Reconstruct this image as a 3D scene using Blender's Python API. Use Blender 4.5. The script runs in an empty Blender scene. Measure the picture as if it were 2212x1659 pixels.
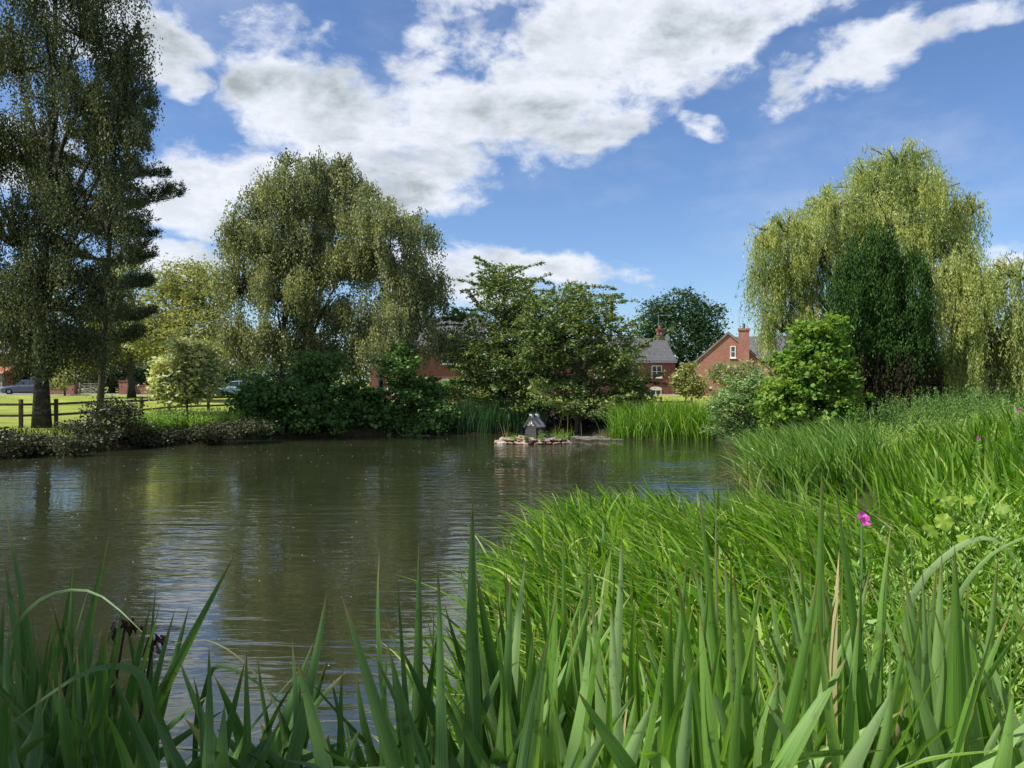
import bpy, bmesh, math, random
import numpy as np
from mathutils import Vector, Matrix, noise as mnoise

random.seed(11)
rng = np.random.default_rng(11)
S = bpy.context.scene
COL = S.collection
F = 1671.0                       # focal length of the photograph in units where it is 2212 wide
CAMZ = 2.6                       # camera height above the water (water is z = 0)

# ------------------------------------------------------------------ camera
cam = bpy.data.cameras.new('camera')
cam.sensor_width = 36.0
cam.lens = 36.0 * F / 2212.0
cam.clip_start = 0.05
cam.clip_end = 3000
camo = bpy.data.objects.new('camera', cam)
camo.location = (0, 0, CAMZ)
camo.rotation_euler = (math.radians(90 - 0.33), 0, 0)
COL.objects.link(camo)
S.camera = camo

# ------------------------------------------------------------------ sun, sky, exposure
SUN_EL = math.radians(54)
SUN_AZ = math.radians(-108)       # 0 = +Y (view direction), negative = left
sd = Vector((math.sin(SUN_AZ) * math.cos(SUN_EL), math.cos(SUN_AZ) * math.cos(SUN_EL), math.sin(SUN_EL)))
sl = bpy.data.lights.new('sun', 'SUN')
sl.energy = 5.0
sl.angle = math.radians(0.5)
sl.color = (1.0, 0.95, 0.86)
so = bpy.data.objects.new('sun', sl)
so.rotation_euler = (-sd).to_track_quat('-Z', 'Y').to_euler()
so.location = (-30, 0, 40)
COL.objects.link(so)

S.view_settings.view_transform = 'Standard'
S.view_settings.look = 'None'
S.view_settings.exposure = 0.74
S.view_settings.gamma = 1
S.render.engine = 'CYCLES'
S.cycles.max_bounces = 8
S.cycles.diffuse_bounces = 3
S.cycles.glossy_bounces = 3
S.cycles.transmission_bounces = 4
S.cycles.transparent_max_bounces = 4

# cloud layout in photo units: x, y, rx, ry, tilt, weight
CLOUDS = [
 (600, 215, 150, 110, 10, 1.0), (760, 250, 190, 105, 0, 1.0), (960, 250, 190, 110, 0, 1.0),
 (1130, 225, 190, 125, -10, 1.0), (1270, 120, 200, 130, -20, 1.0), (1450, 75, 240, 120, -15, 1.0),
 (1640, 30, 210, 70, -15, .9), (1300, 240, 150, 70, -20, .8), (1230, 320, 110, 40, -10, .55),
 (690, 400, 330, 85, 0, 1.0), (430, 430, 130, 95, 0, .95), (930, 370, 140, 60, -8, .8),
 (270, 45, 190, 85, 10, 1.0), (395, 165, 60, 50, 0, .8), (890, 90, 95, 70, -30, .72),
 (1850, 120, 130, 75, -35, .8), (1720, 175, 80, 50, -25, .72), (1530, 255, 60, 26, 15, .62), (480, 130, 90, 60, -20, .42), (1010, 60, 90, 60, 10, .5),
 (1090, 575, 270, 48, 6, 1.0), (1000, 610, 170, 55, 0, 1.0), (380, 565, 150, 42, 0, .8),
 (2080, 40, 190, 42, -8, .68), (2150, 600, 110, 50, 0, .6), (620, 60, 130, 45, 0, .5),
 (1010, -60, 200, 80, 0, .8), (1240, -150, 500, 110, 0, 1.0), (100, 330, 160, 90, 0, .9),
]
W = bpy.data.worlds.new('World'); S.world = W; W.use_nodes = True
nt = W.node_tree; nt.nodes.clear(); N = nt.nodes.new; LK = nt.links.new
def mth(op, a, b=None, c=None, tree=None, clamp=False):
    t = tree or nt
    n = t.nodes.new('ShaderNodeMath'); n.operation = op; n.use_clamp = clamp
    for i, v in enumerate((a, b, c)):
        if v is None: continue
        if isinstance(v, (int, float)): n.inputs[i].default_value = v
        else: t.links.new(v, n.inputs[i])
    return n.outputs[0]
def mrange(v, a, b, c=0., d=1., tree=None, interp='SMOOTHSTEP'):
    t = tree or nt
    n = t.nodes.new('ShaderNodeMapRange'); n.interpolation_type = interp
    t.links.new(v, n.inputs['Value'])
    for k, x in zip(('From Min', 'From Max', 'To Min', 'To Max'), (a, b, c, d)): n.inputs[k].default_value = x
    return n.outputs[0]
tc = N('ShaderNodeTexCoord'); sx = N('ShaderNodeSeparateXYZ'); LK(tc.outputs['Generated'], sx.inputs[0])
az = mth('ARCTAN2', sx.outputs[0], sx.outputs[1]); el = mth('ARCSINE', sx.outputs[2])
cv = N('ShaderNodeCombineXYZ'); LK(az, cv.inputs[0]); LK(el, cv.inputs[1])
def wnoise(scale, sy, detail, rough, off=(0, 0, 0), dist=0.):
    mp = N('ShaderNodeMapping'); mp.inputs['Scale'].default_value = (scale, scale * sy, 1); mp.inputs['Location'].default_value = off
    LK(cv.outputs[0], mp.inputs[0])
    n = N('ShaderNodeTexNoise'); n.inputs['Scale'].default_value = 1; n.inputs['Detail'].default_value = detail
    n.inputs['Roughness'].default_value = rough; n.inputs['Distortion'].default_value = dist
    LK(mp.outputs[0], n.inputs['Vector']); return n
# warp the direction a little so that blob edges are ragged
w1 = wnoise(5, 1.6, 4, .6)
wm = N('ShaderNodeVectorMath'); wm.operation = 'MULTIPLY_ADD'; LK(w1.outputs['Color'], wm.inputs[0])
wm.inputs[1].default_value = (.16, .09, 0); 
sub = N('ShaderNodeVectorMath'); sub.operation = 'SUBTRACT'; LK(cv.outputs[0], sub.inputs[0]); sub.inputs[1].default_value = (.08, .045, 0)
LK(sub.outputs[0], wm.inputs[2])
cur = None
for (px, py, rx, ry, tilt, wt) in CLOUDS:
    a0 = math.atan((px - 1106) / F); e0 = math.atan((820 - py) / math.hypot(F, px - 1106))
    ca = math.cos(a0) ** 2
    m = N('ShaderNodeMapping'); m.vector_type = 'TEXTURE'
    m.inputs['Location'].default_value = (a0, e0, 0); m.inputs['Rotation'].default_value = (0, 0, math.radians(-tilt))
    m.inputs['Scale'].default_value = (rx / F * ca * 1.25, ry / F * math.cos(e0) * 1.25, 1)
    LK(wm.outputs[0], m.inputs[0])
    ln = N('ShaderNodeVectorMath'); ln.operation = 'LENGTH'; LK(m.outputs[0], ln.inputs[0])
    v = mrange(ln.outputs['Value'], 0.35, 1.25, wt, 0.0)
    cur = v if cur is None else mth('MAXIMUM', cur, v)
# loose clouds in the part of the sky the photograph does not see
back = mrange(sx.outputs[1], 0.35, -0.2, 0, .62)
cur = mth('MAXIMUM', cur, back)
nf = wnoise(9, 1.7, 9, .62, (3, 1, 0), .3)
nb = wnoise(3.6, 2.0, 6, .6, (7, 2, 0))
nh = wnoise(26, 1.5, 6, .65, (9, 4, 0), .4)
dens = mth('ADD', cur, mth('MULTIPLY', mth('SUBTRACT', nf.outputs[0], .5), 1.75))
dens = mth('ADD', dens, mth('MULTIPLY', mth('SUBTRACT', nh.outputs[0], .5), .9))
dens = mth('MULTIPLY', dens, mrange(cur, .0, .18))
mask = mrange(dens, .26, .92)
mask = mth('MULTIPLY', mask, mrange(sx.outputs[2], -.02, .03))
thin = mth('MULTIPLY', mrange(nb.outputs[0], .44, .75, 0, .24), mrange(sx.outputs[2], 0, .1))
mask = mth('MAXIMUM', mask, thin)
sky = N('ShaderNodeTexSky'); sky.sky_type = 'NISHITA'; sky.sun_disc = False
sky.sun_elevation = SUN_EL; sky.sun_rotation = SUN_AZ
sky.air_density = 1.0; sky.dust_density = 0.35; sky.ozone_density = 2.6; sky.altitude = 100
bg = N('ShaderNodeBackground'); bg.inputs['Strength'].default_value = 0.078
tint = N('ShaderNodeMix'); tint.data_type = 'RGBA'; tint.blend_type = 'MULTIPLY'; tint.inputs[0].default_value = 1; LK(sky.outputs[0], tint.inputs[6]); tint.inputs[7].default_value = (.80, .92, 1.12, 1); LK(tint.outputs[2], bg.inputs['Color'])
ns = wnoise(5.5, 2.2, 7, .62, (1.3, 5.1, 0), .2)
core = mrange(dens, .55, 1.25)
sh = mth('ADD', mth('MULTIPLY', core, .34), mth('MULTIPLY', mrange(ns.outputs[0], .40, .68), .60))
cr = N('ShaderNodeValToRGB'); LK(sh, cr.inputs[0])
cr.color_ramp.elements[0].position = .18; cr.color_ramp.elements[0].color = (.66, .69, .76, 1)
cr.color_ramp.elements[1].position = 1.0; cr.color_ramp.elements[1].color = (.24, .275, .30, 1)
e = cr.color_ramp.elements.new(.6); e.color = (.47, .51, .56, 1)
bc = N('ShaderNodeBackground'); bc.inputs['Strength'].default_value = .80; LK(cr.outputs[0], bc.inputs['Color'])
mx = N('ShaderNodeMixShader'); LK(mask, mx.inputs[0]); LK(bg.outputs[0], mx.inputs[1]); LK(bc.outputs[0], mx.inputs[2])
wo = N('ShaderNodeOutputWorld'); LK(mx.outputs[0], wo.inputs[0])

# ------------------------------------------------------------------ helpers
def P(px, py, Y):
    return np.array(((px - 1106) / F * Y, Y, CAMZ + (820 - py) / F * Y))
def PX(px, Y): return (px - 1106) / F * Y
def sstep(t): t = np.clip(t, 0, 1); return t * t * (3 - 2 * t)

def tag(o, label=None, cat=None, group=None, kind=None):
    if label: o['label'] = label
    if cat: o['category'] = cat
    if group: o['group'] = group
    if kind: o['kind'] = kind
    return o
def empty(name, loc, label, cat, group=None, rz=0):
    o = bpy.data.objects.new(name, None); o.location = tuple(float(v) for v in loc); o.rotation_euler = (0, 0, rz)
    o.empty_display_size = .3
    COL.objects.link(o); return tag(o, label, cat, group)

def np_mesh(name, V, Fq, mat, parent=None, face_attr=None, smooth=False, uv=None, world=True, mats=None, midx=None):
    """V (n,3) world coords, Fq (m,k) faces. Parent location is subtracted."""
    V = np.asarray(V, dtype=np.float32).reshape(-1, 3).copy(); Fq = np.asarray(Fq, dtype=np.int32)
    if parent is not None and world:
        V -= np.array(parent.location, dtype=np.float32)
    me = bpy.data.meshes.new(name); m, k = Fq.shape
    me.vertices.add(len(V)); me.vertices.foreach_set('co', V.ravel())
    me.loops.add(m * k); me.loops.foreach_set('vertex_index', Fq.ravel())
    me.polygons.add(m); me.polygons.foreach_set('loop_start', np.arange(0, m * k, k, dtype=np.int32))
    try: me.polygons.foreach_set('loop_total', np.full(m, k, dtype=np.int32))
    except Exception: pass
    if smooth: me.polygons.foreach_set('use_smooth', np.ones(m, dtype=bool))
    if face_attr is not None:
        for kx, arr in face_attr.items():
            a = me.attributes.new(kx, 'FLOAT', 'FACE'); a.data.foreach_set('value', np.asarray(arr, dtype=np.float32))
    if uv is not None:
        l = me.uv_layers.new(name='UVMap'); l.data.foreach_set('uv', np.asarray(uv, dtype=np.float32)[Fq.ravel()].ravel())
    for mm in (mats or [mat]): me.materials.append(mm)
    if midx is not None: me.polygons.foreach_set('material_index', np.asarray(midx, dtype=np.int32))
    me.update(calc_edges=True); me.validate()
    o = bpy.data.objects.new(name, me); COL.objects.link(o)
    if parent is not None: o.parent = parent
    return o

class MB:
    """small mesh collector; coordinates are local to the parent"""
    def __init__(s): s.v = []; s.f = []
    def add(s, vs, fs):
        b = len(s.v); s.v += [tuple(float(c) for c in v) for v in vs]; s.f += [tuple(i + b for i in f) for f in fs]
    def box(s, x0, x1, y0, y1, z0, z1, M=None):
        vs = [Vector(p) for p in ((x0,y0,z0),(x1,y0,z0),(x1,y1,z0),(x0,y1,z0),(x0,y0,z1),(x1,y0,z1),(x1,y1,z1),(x0,y1,z1))]
        if M: vs = [M @ v for v in vs]
        s.add(vs, [(0,3,2,1),(4,5,6,7),(0,1,5,4),(1,2,6,5),(2,3,7,6),(3,0,4,7)])
    def bar(s, a, b, w, h):
        a = Vector(a); b = Vector(b); d = b - a; L = d.length
        q = d.to_track_quat('X', 'Z').to_matrix().to_4x4(); q.translation = a
        s.box(0, L, -w/2, w/2, -h/2, h/2, q)
    def tube(s, pts, rad, n=8, cap=True):
        pts = [Vector([float(c) for c in p]) for p in pts]
        if not hasattr(rad, '__len__'): rad = [rad] * len(pts)
        vs = []; fs = []
        for i, p in enumerate(pts):
            t = (pts[min(i+1, len(pts)-1)] - pts[max(i-1, 0)]).normalized()
            u = t.orthogonal().normalized() if abs(t.z) > .95 else t.cross(Vector((0,0,1))).normalized()
            w = t.cross(u)
            for k in range(n):
                a = 2*math.pi*k/n
                vs.append(p + (u*math.cos(a) + w*math.sin(a)) * rad[i])
        for i in range(len(pts)-1):
            for k in range(n):
                fs.append((i*n+k, i*n+(k+1)%n, (i+1)*n+(k+1)%n, (i+1)*n+k))
        if cap: fs.append(tuple(range(n))[::-1]); fs.append(tuple((len(pts)-1)*n+k for k in range(n)))
        s.add(vs, fs)
    def prism(s, poly, y0, y1):           # poly in x,z, extruded along y
        n = len(poly)
        vs = [(x, y0, z) for x, z in poly] + [(x, y1, z) for x, z in poly]
        fs = [tuple(range(n)), tuple(range(2*n-1, n-1, -1))] + [(i, n+i, n+(i+1)%n, (i+1)%n) for i in range(n)]
        s.add(vs, fs)
    def build(s, name, mat, parent=None, smooth=False, bevel=0, loc=None):
        me = bpy.data.meshes.new(name); me.from_pydata(s.v, [], s.f); me.materials.append(mat)
        bm = bmesh.new(); bm.from_mesh(me)
        bmesh.ops.recalc_face_normals(bm, faces=bm.faces)
        if bevel: bmesh.ops.bevel(bm, geom=list(bm.edges), offset=bevel, segments=2, affect='EDGES', profile=.6)
        bm.to_mesh(me); bm.free()
        if smooth: me.polygons.foreach_set('use_smooth', np.ones(len(me.polygons), dtype=bool))
        me.update(); o = bpy.data.objects.new(name, me); COL.objects.link(o)
        if parent is not None: o.parent = parent
        if loc is not None: o.location = loc
        return o

# ------------------------------------------------------------------ materials
def newmat(name):
    m = bpy.data.materials.new(name); m.use_nodes = True; t = m.node_tree; t.nodes.clear()
    out = t.nodes.new('ShaderNodeOutputMaterial'); return m, t, out
def ramp(t, fac, stops):
    r = t.nodes.new('ShaderNodeValToRGB'); t.links.new(fac, r.inputs[0]); el_ = r.color_ramp.elements
    el_[0].position, el_[0].color = stops[0][0], (*stops[0][1], 1)
    el_[1].position, el_[1].color = stops[-1][0], (*stops[-1][1], 1)
    for p, c in stops[1:-1]:
        e_ = el_.new(p); e_.color = (*c, 1)
    return r.outputs[0]
def tnoise(t, scale, detail=4, rough=.6, coord='Object', sc=(1,1,1), dist=0):
    c = t.nodes.new('ShaderNodeTexCoord'); mp = t.nodes.new('ShaderNodeMapping'); mp.inputs['Scale'].default_value = sc
    t.links.new(c.outputs[coord], mp.inputs[0])
    n = t.nodes.new('ShaderNodeTexNoise'); n.inputs['Scale'].default_value = scale; n.inputs['Detail'].default_value = detail
    n.inputs['Roughness'].default_value = rough; n.inputs['Distortion'].default_value = dist
    t.links.new(mp.outputs[0], n.inputs['Vector']); return n.outputs[0]
def mixc(t, f, a, b, mode='MIX'):
    n = t.nodes.new('ShaderNodeMix'); n.data_type = 'RGBA'; n.blend_type = mode
    for v, i in ((f, 0), (a, 6), (b, 7)):
        if isinstance(v, (int, float)): n.inputs[i].default_value = v
        elif isinstance(v, tuple): n.inputs[i].default_value = (*v, 1)
        else: t.links.new(v, n.inputs[i])
    return n.outputs[2]
def leaf_mat(name, stops, transl=.38, rough=.5, spec=.35, clump=1.2, clumpcol=None, tcol=(1.25, 1.3, .55)):
    m, t, out = newmat(name)
    a = t.nodes.new('ShaderNodeAttribute'); a.attribute_name = 'rnd'
    c = ramp(t, a.outputs['Fac'], stops)
    n = tnoise(t, clump, 3, .6)
    f = mrange(n, .4, .65, 0, .6, tree=t)
    c2 = clumpcol or tuple(min(1, v * k) for v, k in zip(stops[-1][1], (1.25, 1.15, .9)))
    c = mixc(t, f, c, c2)
    p = t.nodes.new('ShaderNodeBsdfPrincipled'); t.links.new(c, p.inputs['Base Color'])
    p.inputs['Roughness'].default_value = rough; p.inputs['Specular IOR Level'].default_value = spec
    tr = t.nodes.new('ShaderNodeBsdfTranslucent')
    tcx = mixc(t, 1.0, c, tcol, 'MULTIPLY'); t.links.new(tcx, tr.inputs['Color'])
    ms = t.nodes.new('ShaderNodeMixShader'); ms.inputs[0].default_value = transl
    t.links.new(p.outputs[0], ms.inputs[1]); t.links.new(tr.outputs[0], ms.inputs[2]); t.links.new(ms.outputs[0], out.inputs[0])
    return m
def surf(name, stops, scale=4, detail=5, rough=.8, spec=.3, bump=.3, bscale=None, sc=(1,1,1), metallic=0, coord='Object', bdist=.02):
    m, t, out = newmat(name)
    n = tnoise(t, scale, detail, .6, coord, sc)
    c = ramp(t, n, stops)
    p = t.nodes.new('ShaderNodeBsdfPrincipled'); t.links.new(c, p.inputs['Base Color'])
    p.inputs['Roughness'].default_value = rough; p.inputs['Specular IOR Level'].default_value = spec; p.inputs['Metallic'].default_value = metallic
    if bump:
        b = t.nodes.new('ShaderNodeBump'); b.inputs['Strength'].default_value = bump; b.inputs['Distance'].default_value = bdist
        nn = tnoise(t, bscale or scale * 4, 5, .65, coord, sc)
        t.links.new(nn, b.inputs['Height']); t.links.new(b.outputs[0], p.inputs['Normal'])
    t.links.new(p.outputs[0], out.inputs[0]); return m
def bark_mat(name, a, b, white=None):
    m, t, out = newmat(name)
    n = tnoise(t, 3, 6, .7, sc=(4, 4, .7)); c = ramp(t, n, [(.35, a), (.7, b)])
    if white:
        f = mrange(tnoise(t, 2.2, 5, .7, sc=(1, 1, 3.5)), .5, .6, tree=t); c = mixc(t, f, c, white)
    p = t.nodes.new('ShaderNodeBsdfPrincipled'); t.links.new(c, p.inputs['Base Color']); p.inputs['Roughness'].default_value = .9
    bm_ = t.nodes.new('ShaderNodeBump'); bm_.inputs['Strength'].default_value = .6; bm_.inputs['Distance'].default_value = .03
    t.links.new(tnoise(t, 9, 5, .7, sc=(4, 4, .7)), bm_.inputs['Height']); t.links.new(bm_.outputs[0], p.inputs['Normal'])
    t.links.new(p.outputs[0], out.inputs[0]); return m
def brick_mat(name, c1, c2, mortar, scale=1.0):
    m, t, out = newmat(name)
    g = t.nodes.new('ShaderNodeTexCoord'); s_ = t.nodes.new('ShaderNodeSeparateXYZ'); t.links.new(g.outputs['Object'], s_.inputs[0])
    u = mth('ADD', s_.outputs[0], s_.outputs[1], tree=t)
    cb = t.nodes.new('ShaderNodeCombineXYZ'); t.links.new(u, cb.inputs[0]); t.links.new(s_.outputs[2], cb.inputs[1])
    b = t.nodes.new('ShaderNodeTexBrick'); t.links.new(cb.outputs[0], b.inputs['Vector'])
    b.inputs['Scale'].default_value = scale; b.inputs['Brick Width'].default_value = .225; b.inputs['Row Height'].default_value = .075
    b.inputs['Mortar Size'].default_value = .008; b.inputs['Color1'].default_value = (*c1, 1); b.inputs['Color2'].default_value = (*c2, 1); b.inputs['Mortar'].default_value = (*mortar, 1)
    n = tnoise(t, 1.3, 6, .7); c = mixc(t, mrange(n, .35, .7, 0, .55, tree=t), b.outputs['Color'], tuple(v * .62 for v in c1))
    p = t.nodes.new('ShaderNodeBsdfPrincipled'); t.links.new(c, p.inputs['Base Color']); p.inputs['Roughness'].default_value = .9
    t.links.new(p.outputs[0], out.inputs[0]); return m
def slate_mat(name, a, b):
    m, t, out = newmat(name)
    g = t.nodes.new('ShaderNodeTexCoord'); s_ = t.nodes.new('ShaderNodeSeparateXYZ'); t.links.new(g.outputs['Object'], s_.inputs[0])
    cb = t.nodes.new('ShaderNodeCombineXYZ'); t.links.new(s_.outputs[0], cb.inputs[0]); t.links.new(s_.outputs[2], cb.inputs[1])
    br = t.nodes.new('ShaderNodeTexBrick'); t.links.new(cb.outputs[0], br.inputs['Vector']); br.inputs['Scale'].default_value = 1
    br.inputs['Brick Width'].default_value = .3; br.inputs['Row Height'].default_value = .17; br.inputs['Mortar Size'].default_value = .018
    br.inputs['Color1'].default_value = (*a, 1); br.inputs['Color2'].default_value = (*b, 1); br.inputs['Mortar'].default_value = (*(v * .45 for v in a), 1)
    p = t.nodes.new('ShaderNodeBsdfPrincipled'); t.links.new(br.outputs['Color'], p.inputs['Base Color']); p.inputs['Roughness'].default_value = .7
    t.links.new(p.outputs[0], out.inputs[0]); return m
def plain(name, c, rough=.5, spec=.5, metallic=0, coat=0):
    m, t, out = newmat(name)
    n = tnoise(t, 6, 4, .6); cc = mixc(t, mrange(n, .3, .7, 0, 1, tree=t), tuple(v * .86 for v in c), c)
    p = t.nodes.new('ShaderNodeBsdfPrincipled'); t.links.new(cc, p.inputs['Base Color']); p.inputs['Roughness'].default_value = rough
    p.inputs['Specular IOR Level'].default_value = spec; p.inputs['Metallic'].default_value = metallic; p.inputs['Coat Weight'].default_value = coat
    t.links.new(p.outputs[0], out.inputs[0]); return m

M = {}
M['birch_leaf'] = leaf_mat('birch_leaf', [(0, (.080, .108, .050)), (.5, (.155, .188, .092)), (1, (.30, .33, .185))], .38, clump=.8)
M['birch_shaded'] = leaf_mat('birch_shaded', [(0, (.034, .050, .024)), (.6, (.062, .082, .038)), (1, (.115, .135, .068))], .30, rough=.6, spec=.25, clump=.7)  # shade of the backlit left birch is put into this leaf colour
M['willow_leaf'] = leaf_mat('willow_leaf', [(0, (.13, .20, .06)), (.5, (.25, .32, .10)), (1, (.42, .47, .19))], .42, clump=.7)
M['pine'] = leaf_mat('pine_needle', [(0, (.014, .026, .014)), (1, (.04, .062, .028))], .12)
M['cypress'] = leaf_mat('cypress_spray', [(0, (.012, .036, .007)), (1, (.042, .098, .016))], .10, rough=.7, spec=.15, clump=1.3, clumpcol=(.045, .105, .018))
M['cypress_dead'] = leaf_mat('dead_spray', [(0, (.014, .012, .007)), (1, (.040, .034, .018))], .05, rough=.85, spec=.1, clumpcol=(.038, .036, .018))
M['oak'] = leaf_mat('oak_leaf', [(0, (.014, .040, .018)), (1, (.035, .085, .030))], .2)
M['light_leaf'] = leaf_mat('pale_leaf', [(0, (.12, .15, .045)), (.5, (.20, .225, .08)), (1, (.32, .33, .15))], .35)
M['varie'] = leaf_mat('pale_edged_leaf', [(0, (.12, .17, .06)), (.5, (.30, .36, .17)), (1, (.56, .58, .36))], .3)
M['shrub'] = leaf_mat('maple_leaf', [(0, (.032, .085, .024)), (.6, (.075, .165, .042)), (1, (.18, .28, .07))], .3, rough=.55, spec=.3, clump=1.6, clumpcol=(.07, .14, .03))
M['shrub_bright'] = leaf_mat('bright_leaf', [(0, (.055, .14, .020)), (.5, (.10, .21, .032)), (1, (.21, .32, .065))], .4, rough=.6, spec=.22)
M['bush_grey'] = leaf_mat('grey_green_leaf', [(0, (.07, .14, .045)), (.5, (.13, .23, .075)), (1, (.24, .35, .15))], .3)
M['cherry'] = leaf_mat('cherry_leaf', [(0, (.050, .115, .028)), (.4, (.10, .175, .045)), (.7, (.20, .23, .075)), (1, (.34, .27, .12))], .35, clump=1.5, clumpcol=(.15, .22, .06))
M['shaded_bush'] = leaf_mat('shaded_leaf', [(0, (.012, .018, .009)), (.7, (.028, .036, .016)), (1, (.060, .072, .032))], .2)  # leaf colour darkened to stand for shade on low growth under trees
M['herb'] = leaf_mat('herb_leaf', [(0, (.085, .18, .03)), (.5, (.15, .28, .05)), (1, (.27, .40, .12))], .4)
M['yellow_leaf'] = leaf_mat('yellow_leaf', [(0, (.09, .19, .02)), (1, (.21, .32, .035))], .45)
M['far_leaf'] = leaf_mat('far_leaf', [(0, (.03, .06, .02)), (1, (.08, .12, .04))], .25)
M['hedge'] = leaf_mat('hedge_leaf', [(0, (.04, .10, .015)), (1, (.12, .21, .04))], .3)
M['bark'] = bark_mat('bark', (.022, .018, .014), (.075, .062, .05))
M['birch_bark'] = bark_mat('birch_bark', (.012, .011, .010), (.045, .040, .036), (.09, .085, .075))
M['willow_bark'] = bark_mat('willow_bark', (.05, .042, .028), (.14, .12, .085))

def blade_mat(name, stops, tip, transl=.35, rough=.40, spec=.36, vein=True, edge=None):
    m, t, out = newmat(name)
    a = t.nodes.new('ShaderNodeAttribute'); a.attribute_name = 'rnd'
    uvn = t.nodes.new('ShaderNodeUVMap'); s_ = t.nodes.new('ShaderNodeSeparateXYZ'); t.links.new(uvn.outputs[0], s_.inputs[0])
    oi = t.nodes.new('ShaderNodeObjectInfo')
    fac = mth('FRACT', mth('ADD', a.outputs['Fac'], mth('MULTIPLY', oi.outputs['Random'], .999, tree=t), tree=t), tree=t)
    c = ramp(t, fac, stops)
    if vein:
        cmb = t.nodes.new('ShaderNodeCombineXYZ'); t.links.new(mth('MULTIPLY', s_.outputs[0], 26, tree=t), cmb.inputs[0]); t.links.new(mth('MULTIPLY', s_.outputs[1], 1.2, tree=t), cmb.inputs[1])
        nn = t.nodes.new('ShaderNodeTexNoise'); nn.inputs['Scale'].default_value = 1; nn.inputs['Detail'].default_value = 3; t.links.new(cmb.outputs[0], nn.inputs['Vector'])
        c = mixc(t, mrange(nn.outputs[0], .38, .62, 0, .6, tree=t), c, tuple(min(1, v * 1.7) for v in stops[-1][1]))
        # mottling and blemishes
        nb_ = tnoise(t, 14, 4, .7); c = mixc(t, mrange(nb_, .58, .67, 0, .7, tree=t), c, tuple(v * k for v, k in zip(stops[0][1], (1.4, .9, .8))))
    if edge:
        ed = mth('ABSOLUTE', mth('SUBTRACT', s_.outputs[0], .5, tree=t), tree=t)
        c = mixc(t, mrange(ed, .43, .5, 0, .75, tree=t), c, edge)
    nz = tnoise(t, 6, 3, .6)
    tipf = mrange(mth('ADD', s_.outputs[1], mth('MULTIPLY', mth('SUBTRACT', nz, .5, tree=t), .12, tree=t), tree=t), .91, 1.0, 0, .9, tree=t)
    c = mixc(t, tipf, c, tip)
    p = t.nodes.new('ShaderNodeBsdfPrincipled'); t.links.new(c, p.inputs['Base Color'])
    p.inputs['Roughness'].default_value = rough; p.inputs['Specular IOR Level'].default_value = spec
    if vein:
        bp = t.nodes.new('ShaderNodeBump'); bp.inputs['Strength'].default_value = .35; bp.inputs['Distance'].default_value = .002
        t.links.new(nn.outputs[0], bp.inputs['Height']); t.links.new(bp.outputs[0], p.inputs['Normal'])
    tr = t.nodes.new('ShaderNodeBsdfTranslucent'); t.links.new(mixc(t, 1.0, c, (1.5, 1.6, .45), 'MULTIPLY'), tr.inputs['Color'])
    ms = t.nodes.new('ShaderNodeMixShader'); ms.inputs[0].default_value = transl
    t.links.new(p.outputs[0], ms.inputs[1]); t.links.new(tr.outputs[0], ms.inputs[2]); t.links.new(ms.outputs[0], out.inputs[0])
    return m
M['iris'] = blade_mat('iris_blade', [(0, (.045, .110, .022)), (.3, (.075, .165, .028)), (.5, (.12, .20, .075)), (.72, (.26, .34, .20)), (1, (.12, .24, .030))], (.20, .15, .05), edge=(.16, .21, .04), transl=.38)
M['iris_shaded'] = blade_mat('iris_blade_shaded', [(0, (.018, .058, .016)), (.5, (.034, .090, .024)), (1, (.070, .140, .036))], (.19, .13, .05), edge=(.12, .18, .04), transl=.25)  # iris copy with the shade over the left bank painted into its colour
M['sedge'] = blade_mat('sedge_blade', [(0, (.040, .110, .006)), (.45, (.085, .205, .010)), (.8, (.18, .32, .030)), (1, (.38, .48, .13))], (.30, .30, .10), vein=False, transl=.45)
M['sedge_far'] = blade_mat('reed_blade', [(0, (.045, .12, .015)), (.5, (.09, .20, .025)), (1, (.24, .36, .09))], (.25, .24, .1), vein=False, transl=.35)
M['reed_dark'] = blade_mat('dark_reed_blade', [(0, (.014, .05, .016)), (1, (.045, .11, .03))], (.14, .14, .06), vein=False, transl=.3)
M['straw'] = blade_mat('straw_blade', [(0, (.30, .26, .12)), (1, (.48, .42, .22))], (.4, .33, .18), vein=False, transl=.3)
M['brick_a'] = brick_mat('brick_red', (.235, .075, .060), (.18, .060, .052), (.20, .13, .12))
M['brick_b'] = brick_mat('brick_orange', (.34, .125, .085), (.22, .08, .06), (.30, .21, .17))
M['brick_c'] = brick_mat('brick_brown', (.26, .105, .06), (.20, .08, .05), (.25, .18, .14))
M['slate'] = slate_mat('slate', (.075, .075, .082), (.10, .10, .106))
M['white'] = plain('white_paint', (.78, .78, .76), .5)
M['glass'] = plain('window_glass', (.04, .05, .055), .08, .9)
M['pot'] = plain('clay', (.32, .11, .06), .85)
M['metal'] = plain('grey_metal', (.35, .36, .37), .45, .5, .6)
M['wood'] = surf('weathered_wood', [(.3, (.05, .043, .030)), (.7, (.12, .105, .075))], 4, sc=(1, 1, 1), rough=.9)
M['wood_pale'] = surf('pale_wood', [(.3, (.16, .14, .11)), (.7, (.30, .28, .24))], 4, rough=.9)
M['soil'] = surf('bank_soil', [(.3, (.016, .013, .009)), (.7, (.05, .04, .027))], 5, rough=.95)

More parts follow.
